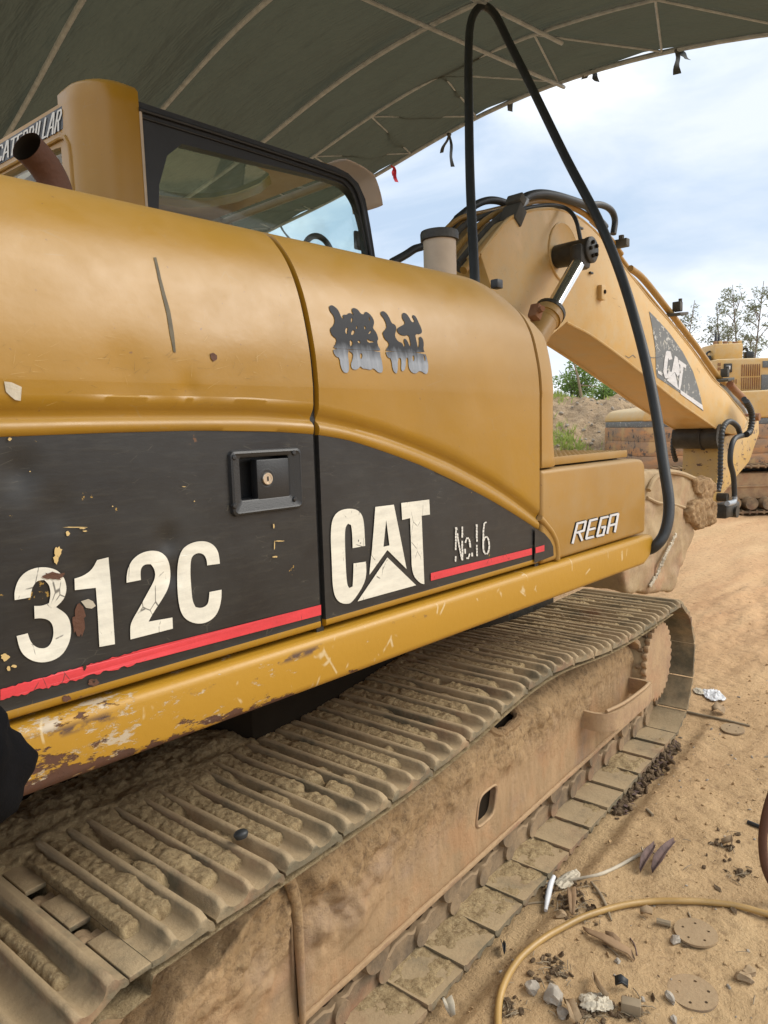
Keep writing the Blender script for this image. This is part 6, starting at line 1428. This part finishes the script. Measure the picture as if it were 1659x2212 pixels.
leaf([((645, 1120), (655, 1115)), ((645, 1180), (675, 1170)), ((660, 1210), (700, 1215)), ((700, 1250), (745, 1245))], 'leaf_tan', 'dry_leaf', 'tan crooked dry leaf above the crumpled yellow paper', 'leaf', lift=.012)
leaf([((478, 1280), (500, 1275)), ((490, 1330), (540, 1310)), ((520, 1400), (590, 1380))], 'leaf_tan', 'dry_leaf', 'pale folded leaf leaning on the biggest stone at the bottom', 'leaf', lift=.02)
leaf([((920, 755), (930, 765)), ((960, 750), (955, 778)), ((995, 755), (990, 775))], 'leaf_tan', 'dry_leaf', 'small tan leaf just below the top of the yellow hose', 'leaf', lift=.006)
leaf([((1195, 1870), (1200, 1880)), ((1300, 1850), (1290, 1900)), ((1390, 1900), (1350, 1925))][:2]+[((1310, 1880), (1295, 1905))], 'leaf_tan', 'dry_leaf', 'brown leaf fragment on open clay near the right edge', 'leaf', Zh, .01)
leaf([((1100, 545), (1105, 565)), ((1150, 525), (1160, 590)), ((1240, 560), (1225, 600))], 'leaf_tan', 'dry_leaf', 'curled brown leaf by the white plastic bag', 'leaf', Zh, .02)
leaf([((118, 940), (140, 932)), ((125, 965), (150, 960)), ((132, 998), (148, 995))], 'rubber', 'plastic_scrap', 'dark grey plastic scrap between the track and the hose', 'scrap', lift=.004, th=.002)
leaf([((775, 1155), (782, 1185)), ((810, 1165), (815, 1190)), ((855, 1180), (850, 1192))], 'rubber', 'plastic_scrap', 'small black plastic scrap above the lower steel disc on the left', 'scrap', lift=.01, th=.003)
leaf([((1445, 1005), (1440, 990)), ((1455, 1000), (1448, 1030)), ((1462, 1018), (1456, 1036))], 'leaf_tan', 'dry_leaf', 'tiny yellow leaf', 'leaf') if False else None
def crumple(cx, cy, w, hgt, mat, name, label, cat, z=Zg_, seed=1, n=22):
    c_ = G(z, cx, cy); e_ = G(z, cx+w/2, cy); s_ = (e_-c_).length; f_ = G(z, cx, cy+hgt/2); s2 = (f_-c_).length
    a_ = np.linspace(-1, 1, n); A1_, B1_ = np.meshgrid(a_, a_, indexing='ij'); rq = np.hypot(A1_, B1_)
    u1 = (e_-c_)/s_; u2 = Vector((-u1.y, u1.x, 0)); ht = s_*.55
    H1 = (fbm(A1_*3+seed*7, B1_*3+seed, 3)**1.2)*ht*np.clip(1.25-rq, 0, 1)+np.abs(fbm(A1_*7+seed, B1_*7, 2)-.5)*ht*.5+.004
    k = 1-.25*fbm(A1_*2+seed, B1_*2+3, 2); V = []
    Pn = np.zeros((n, n, 3)); 
    for i in range(3): Pn[..., i] = c_[i]+u1[i]*A1_*s_*k+u2[i]*B1_*s2*k
    Pn[..., 2] = c_.z+H1
    o = grid(name, Pn, mat, None, angle=25, keep=(rq[:-1, :-1] < 1.1)); m_ = o.modifiers.new('t', 'SOLIDIFY'); m_.thickness = .0015; return tag(o, label, cat)
crumple(512, 560, 92, 120, 'paper', 'crumpled_paper', 'crumpled whitish paper by the end of the pale cord near the track', 'paper', seed=3)
crumple(665, 1275, 210, 130, 'paper', 'crumpled_paper', 'large crumpled yellowish paper at the bottom between stones and hose', 'paper', seed=5)
crumple(1120, 400, 230, 130, 'white_plastic', 'plastic_bag', 'white plastic bag lying on the clay beyond the front of the track', 'bag', Zh, seed=8)
crumple(975, 360, 110, 70, 'paper', 'crumpled_paper', 'small torn white scraps just left of the white plastic bag', 'paper', Zh, seed=9)
q = onG(975, 2195); mb = MB(); 
leaf([((x_, y_), (x2_, y2_)) for x_, y_, x2_, y2_ in ((-240, 1275, -170, 1268), (-232, 1305, -160, 1300), (-215, 1340, -145, 1345), (-195, 1352, -140, 1362))], 'paper', 'paper_scrap', 'torn cream paper scrap against the nearest track shoe at the bottom', 'scrap', lift=.03, curl=.02)
def stone(x, y, s, label, z=Zg_, seed=0, mat='stone', group=None):
    p = G(z, x, y); rn_ = random.Random(seed); bm = bmesh.new(); bmesh.ops.create_icosphere(bm, subdivisions=2, radius=1)
    for v in bm.verts:
        d = v.co.normalized(); k = 1+.16*math.sin(d.x*4+seed)+.13*math.sin(d.y*5+seed*2)+.12*math.sin(d.z*6+seed*3)+rn_.uniform(-.07, .07); v.co = Vector((d.x*s*1.2*k, d.y*s*.9*k, d.z*s*.75*k))
    me = bpy.data.meshes.new('stone'); bm.to_mesh(me); bm.free(); o = link_obj('stone', me, None, [mat], 25); o.location = p+Vector((0, 0, s*.45)); o.rotation_euler = (0, 0, seed); tag(o, label, 'stone', group)
stone(425, 1250, .029, 'biggest pale angular stone at the bottom inside the hose curve', seed=1)
stone(300, 1190, .020, 'rounded stone just up and left of the biggest stone', seed=2)
stone(1125, 912, .015, 'grey stone touching the left rim of the upper disc', seed=3)
stone(1095, 1243, .014, 'pale stone on the left rim of the lower disc', seed=4)
stone(1520, 1130, .018, 'brown stone near the right edge, lower of a touching pair', seed=5, mat='disc')
stone(1548, 1093, .016, 'brown stone near the right edge, upper of a touching pair', seed=6, mat='disc')
stone(793, 1028, .009, 'little white stone below the long bark strip', seed=7)
stone(475, 1335, .016, 'small flat stone under the pale folded leaf', seed=8)
stone(468, 765, .016, 'brown stone tucked between the cardboard piece and the hose', seed=9, mat='disc')
stone(1118, 1368, .010, 'small white stone at the bottom edge below the lower disc', seed=10)
mb = MB(); p = G(Zg_, 870, 1320, .02); mb.bbox(p, (.03, .05, .03), .003, Matrix.Rotation(.4, 3, 'Z')); tag(mb.build('wood_block', 'dead_wood'), 'little square block of wood beside the yellowish paper', 'wood')
mb = MB(); mb.tube([G(Zg_, 1018, 805, .01), G(Zg_, 1098, 826, .01)], .009, 8); tag(mb.build('wood_stub', 'dead_wood'), 'short thick stub of wood left of the upper disc', 'wood')
# bent pipe at the right edge
mb = MB(); bp_ = [deep(1700, 1650, 2.3), deep(1668, 1715, 2.3), deep(1651, 1780, 2.3), deep(1648, 1830, 2.3), deep(1656, 1880, 2.3), deep(1680, 1920, 2.3), deep(1730, 1935, 2.3), deep(1780, 1900, 2.3)]; c, _ = catmull(bp_, 6); mb.tube(c, .0135, 14)
o = mb.build('bent_pipe', 'rust', None, 60); zmin = min(v.co.z for v in o.data.vertices); tag(o, 'brown bent steel tube at the right edge of the picture', 'pipe')
# loose chips, clods and gravel
mb = MB()
def chip(mb, p, s, m=0, flat=.6):
    mb.bbox(p, (s*random.uniform(.6, 1.8), s*random.uniform(.6, 1.5), s*flat*random.uniform(.5, 1.2)), s*.2, Matrix.Rotation(random.uniform(0, 6.3), 3, Vector((random.gauss(0, .5), random.gauss(0, .5), 1)).normalized()), m, 1)
for i in range(3600):
    x = random.uniform(1.0, 7.0); y = random.uniform(-.9, 1.05+x*.05) if random.random() < .85 else random.uniform(-.6, 2.2)
    s = random.choice((.003, .004, .005, .006, .008, .012)); z = gz(x, y); chip(mb, (x, y, z+s*.15), s, 0 if random.random() < .8 else 1)
tag(mb.build('gravel', ['ground', 'stone']), 'fine gravel and clay crumbs strewn over the ground', 'gravel', kind='stuff')
mb = MB()
for (cx, cy, sx, sy, n_) in ((430, 1080, 60, 40, 60), (470, 640, 60, 60, 70), (600, 700, 60, 60, 60), (180, 1290, 40, 40, 50), (640, 1330, 80, 40, 50), (800, 1560, 60, 40, 60), (1400, 360, 60, 40, 40), (880, 1310, 60, 40, 40), (1500, 530, 40, 20, 25)):
    for i in range(n_):
        p = G(Zg_, cx+random.gauss(0, sx), cy+random.gauss(0, sy), .004); k = random.random()
        if k < .5: chip(mb, p, random.uniform(.006, .014), 0)
        else:
            a = random.uniform(0, 6.3); l_ = random.uniform(.01, .035); d = Vector((math.cos(a), math.sin(a), random.uniform(-.1, .2)))*l_; mb.tube([p, p+d*.5+Vector((0, 0, .003)), p+d], random.uniform(.0008, .002), 4, 1)
for i in range(260):
    x = random.uniform(1.4, 7.5); y = random.uniform(-.9, 1.0); p = Vector((x, y, gz(x, y)+.004)); a = random.uniform(0, 6.3); l_ = random.uniform(.01, .05); d = Vector((math.cos(a), math.sin(a), random.uniform(-.05, .12)))*l_
    if random.random() < .5: mb.tube([p, p+d*.5+Vector((0, 0, .003)), p+d], random.uniform(.0008, .0022), 4, 1)
    else: s_ = Vector((-d.y, d.x, .1*l_))*.22; mb.add([p, p+d*.5+s_, p+d, p+d*.5-s_], [(0, 1, 2, 3)], random.choice((0, 1)))
tag(mb.build('litter', ['clod', 'dead_wood']), 'scattered twigs, clods and leaf bits on the clay', 'litter', kind='stuff')
mb = MB()
line = [(180, 1560), (300, 1330), (400, 1180), (520, 1060), (640, 960), (740, 880)]
for i in range(1500):
    t = random.random()*(len(line)-1); j = int(t); f_ = t-j; x = line[j][0]*(1-f_)+line[j+1][0]*f_; y = line[j][1]*(1-f_)+line[j+1][1]*f_
    w_ = 25+45*math.sin(PI*min(1, t/4.6)); x += random.gauss(0, w_); y += random.gauss(0, w_*.8); hh = max(0, 1-abs(random.gauss(0, .8)))*.05*math.sin(PI*min(1, max(.05, t/5)))
    p = G(Zh, x, y, hh)
    if random.random() < .62: chip(mb, p, random.uniform(.008, .026), 0, .8)
    else: a = random.uniform(0, 6.3); d = Vector((math.cos(a), math.sin(a), random.uniform(-.2, .4)))*random.uniform(.015, .05); s_ = Vector((-d.y, d.x, 0))*.22; mb.add([p-s_*.2, p+d*.5+s_, p+d, p+d*.5-s_], [(0, 1, 2, 3)], 1 if random.random() < .7 else 2)
tag(mb.build('clod_heap', ['clod', 'leaf_dry', 'leaf_tan']), 'dark heap of broken clods and dead leaves along the outer edge of the track', 'heap', kind='stuff')
# grass tuft growing on the track shoe mud
q = onT(1265, 1345, 1.25); mb = MB(); 
for i in range(60):
    p = TW(q[0]+random.gauss(0, .05), 1.25+random.gauss(0, .05), .70); d = Vector((random.gauss(0, .02), random.gauss(0, .02), random.uniform(.01, .03))); s_ = Vector((.002, .001, 0)); mb.add([p-s_, p+s_, p+d], [(0, 1, 2)])
tag(mb.build('dry_grass', 'leaf_tan'), 'small tuft of dry grass caught on the far end of the track', 'grass', kind='stuff')
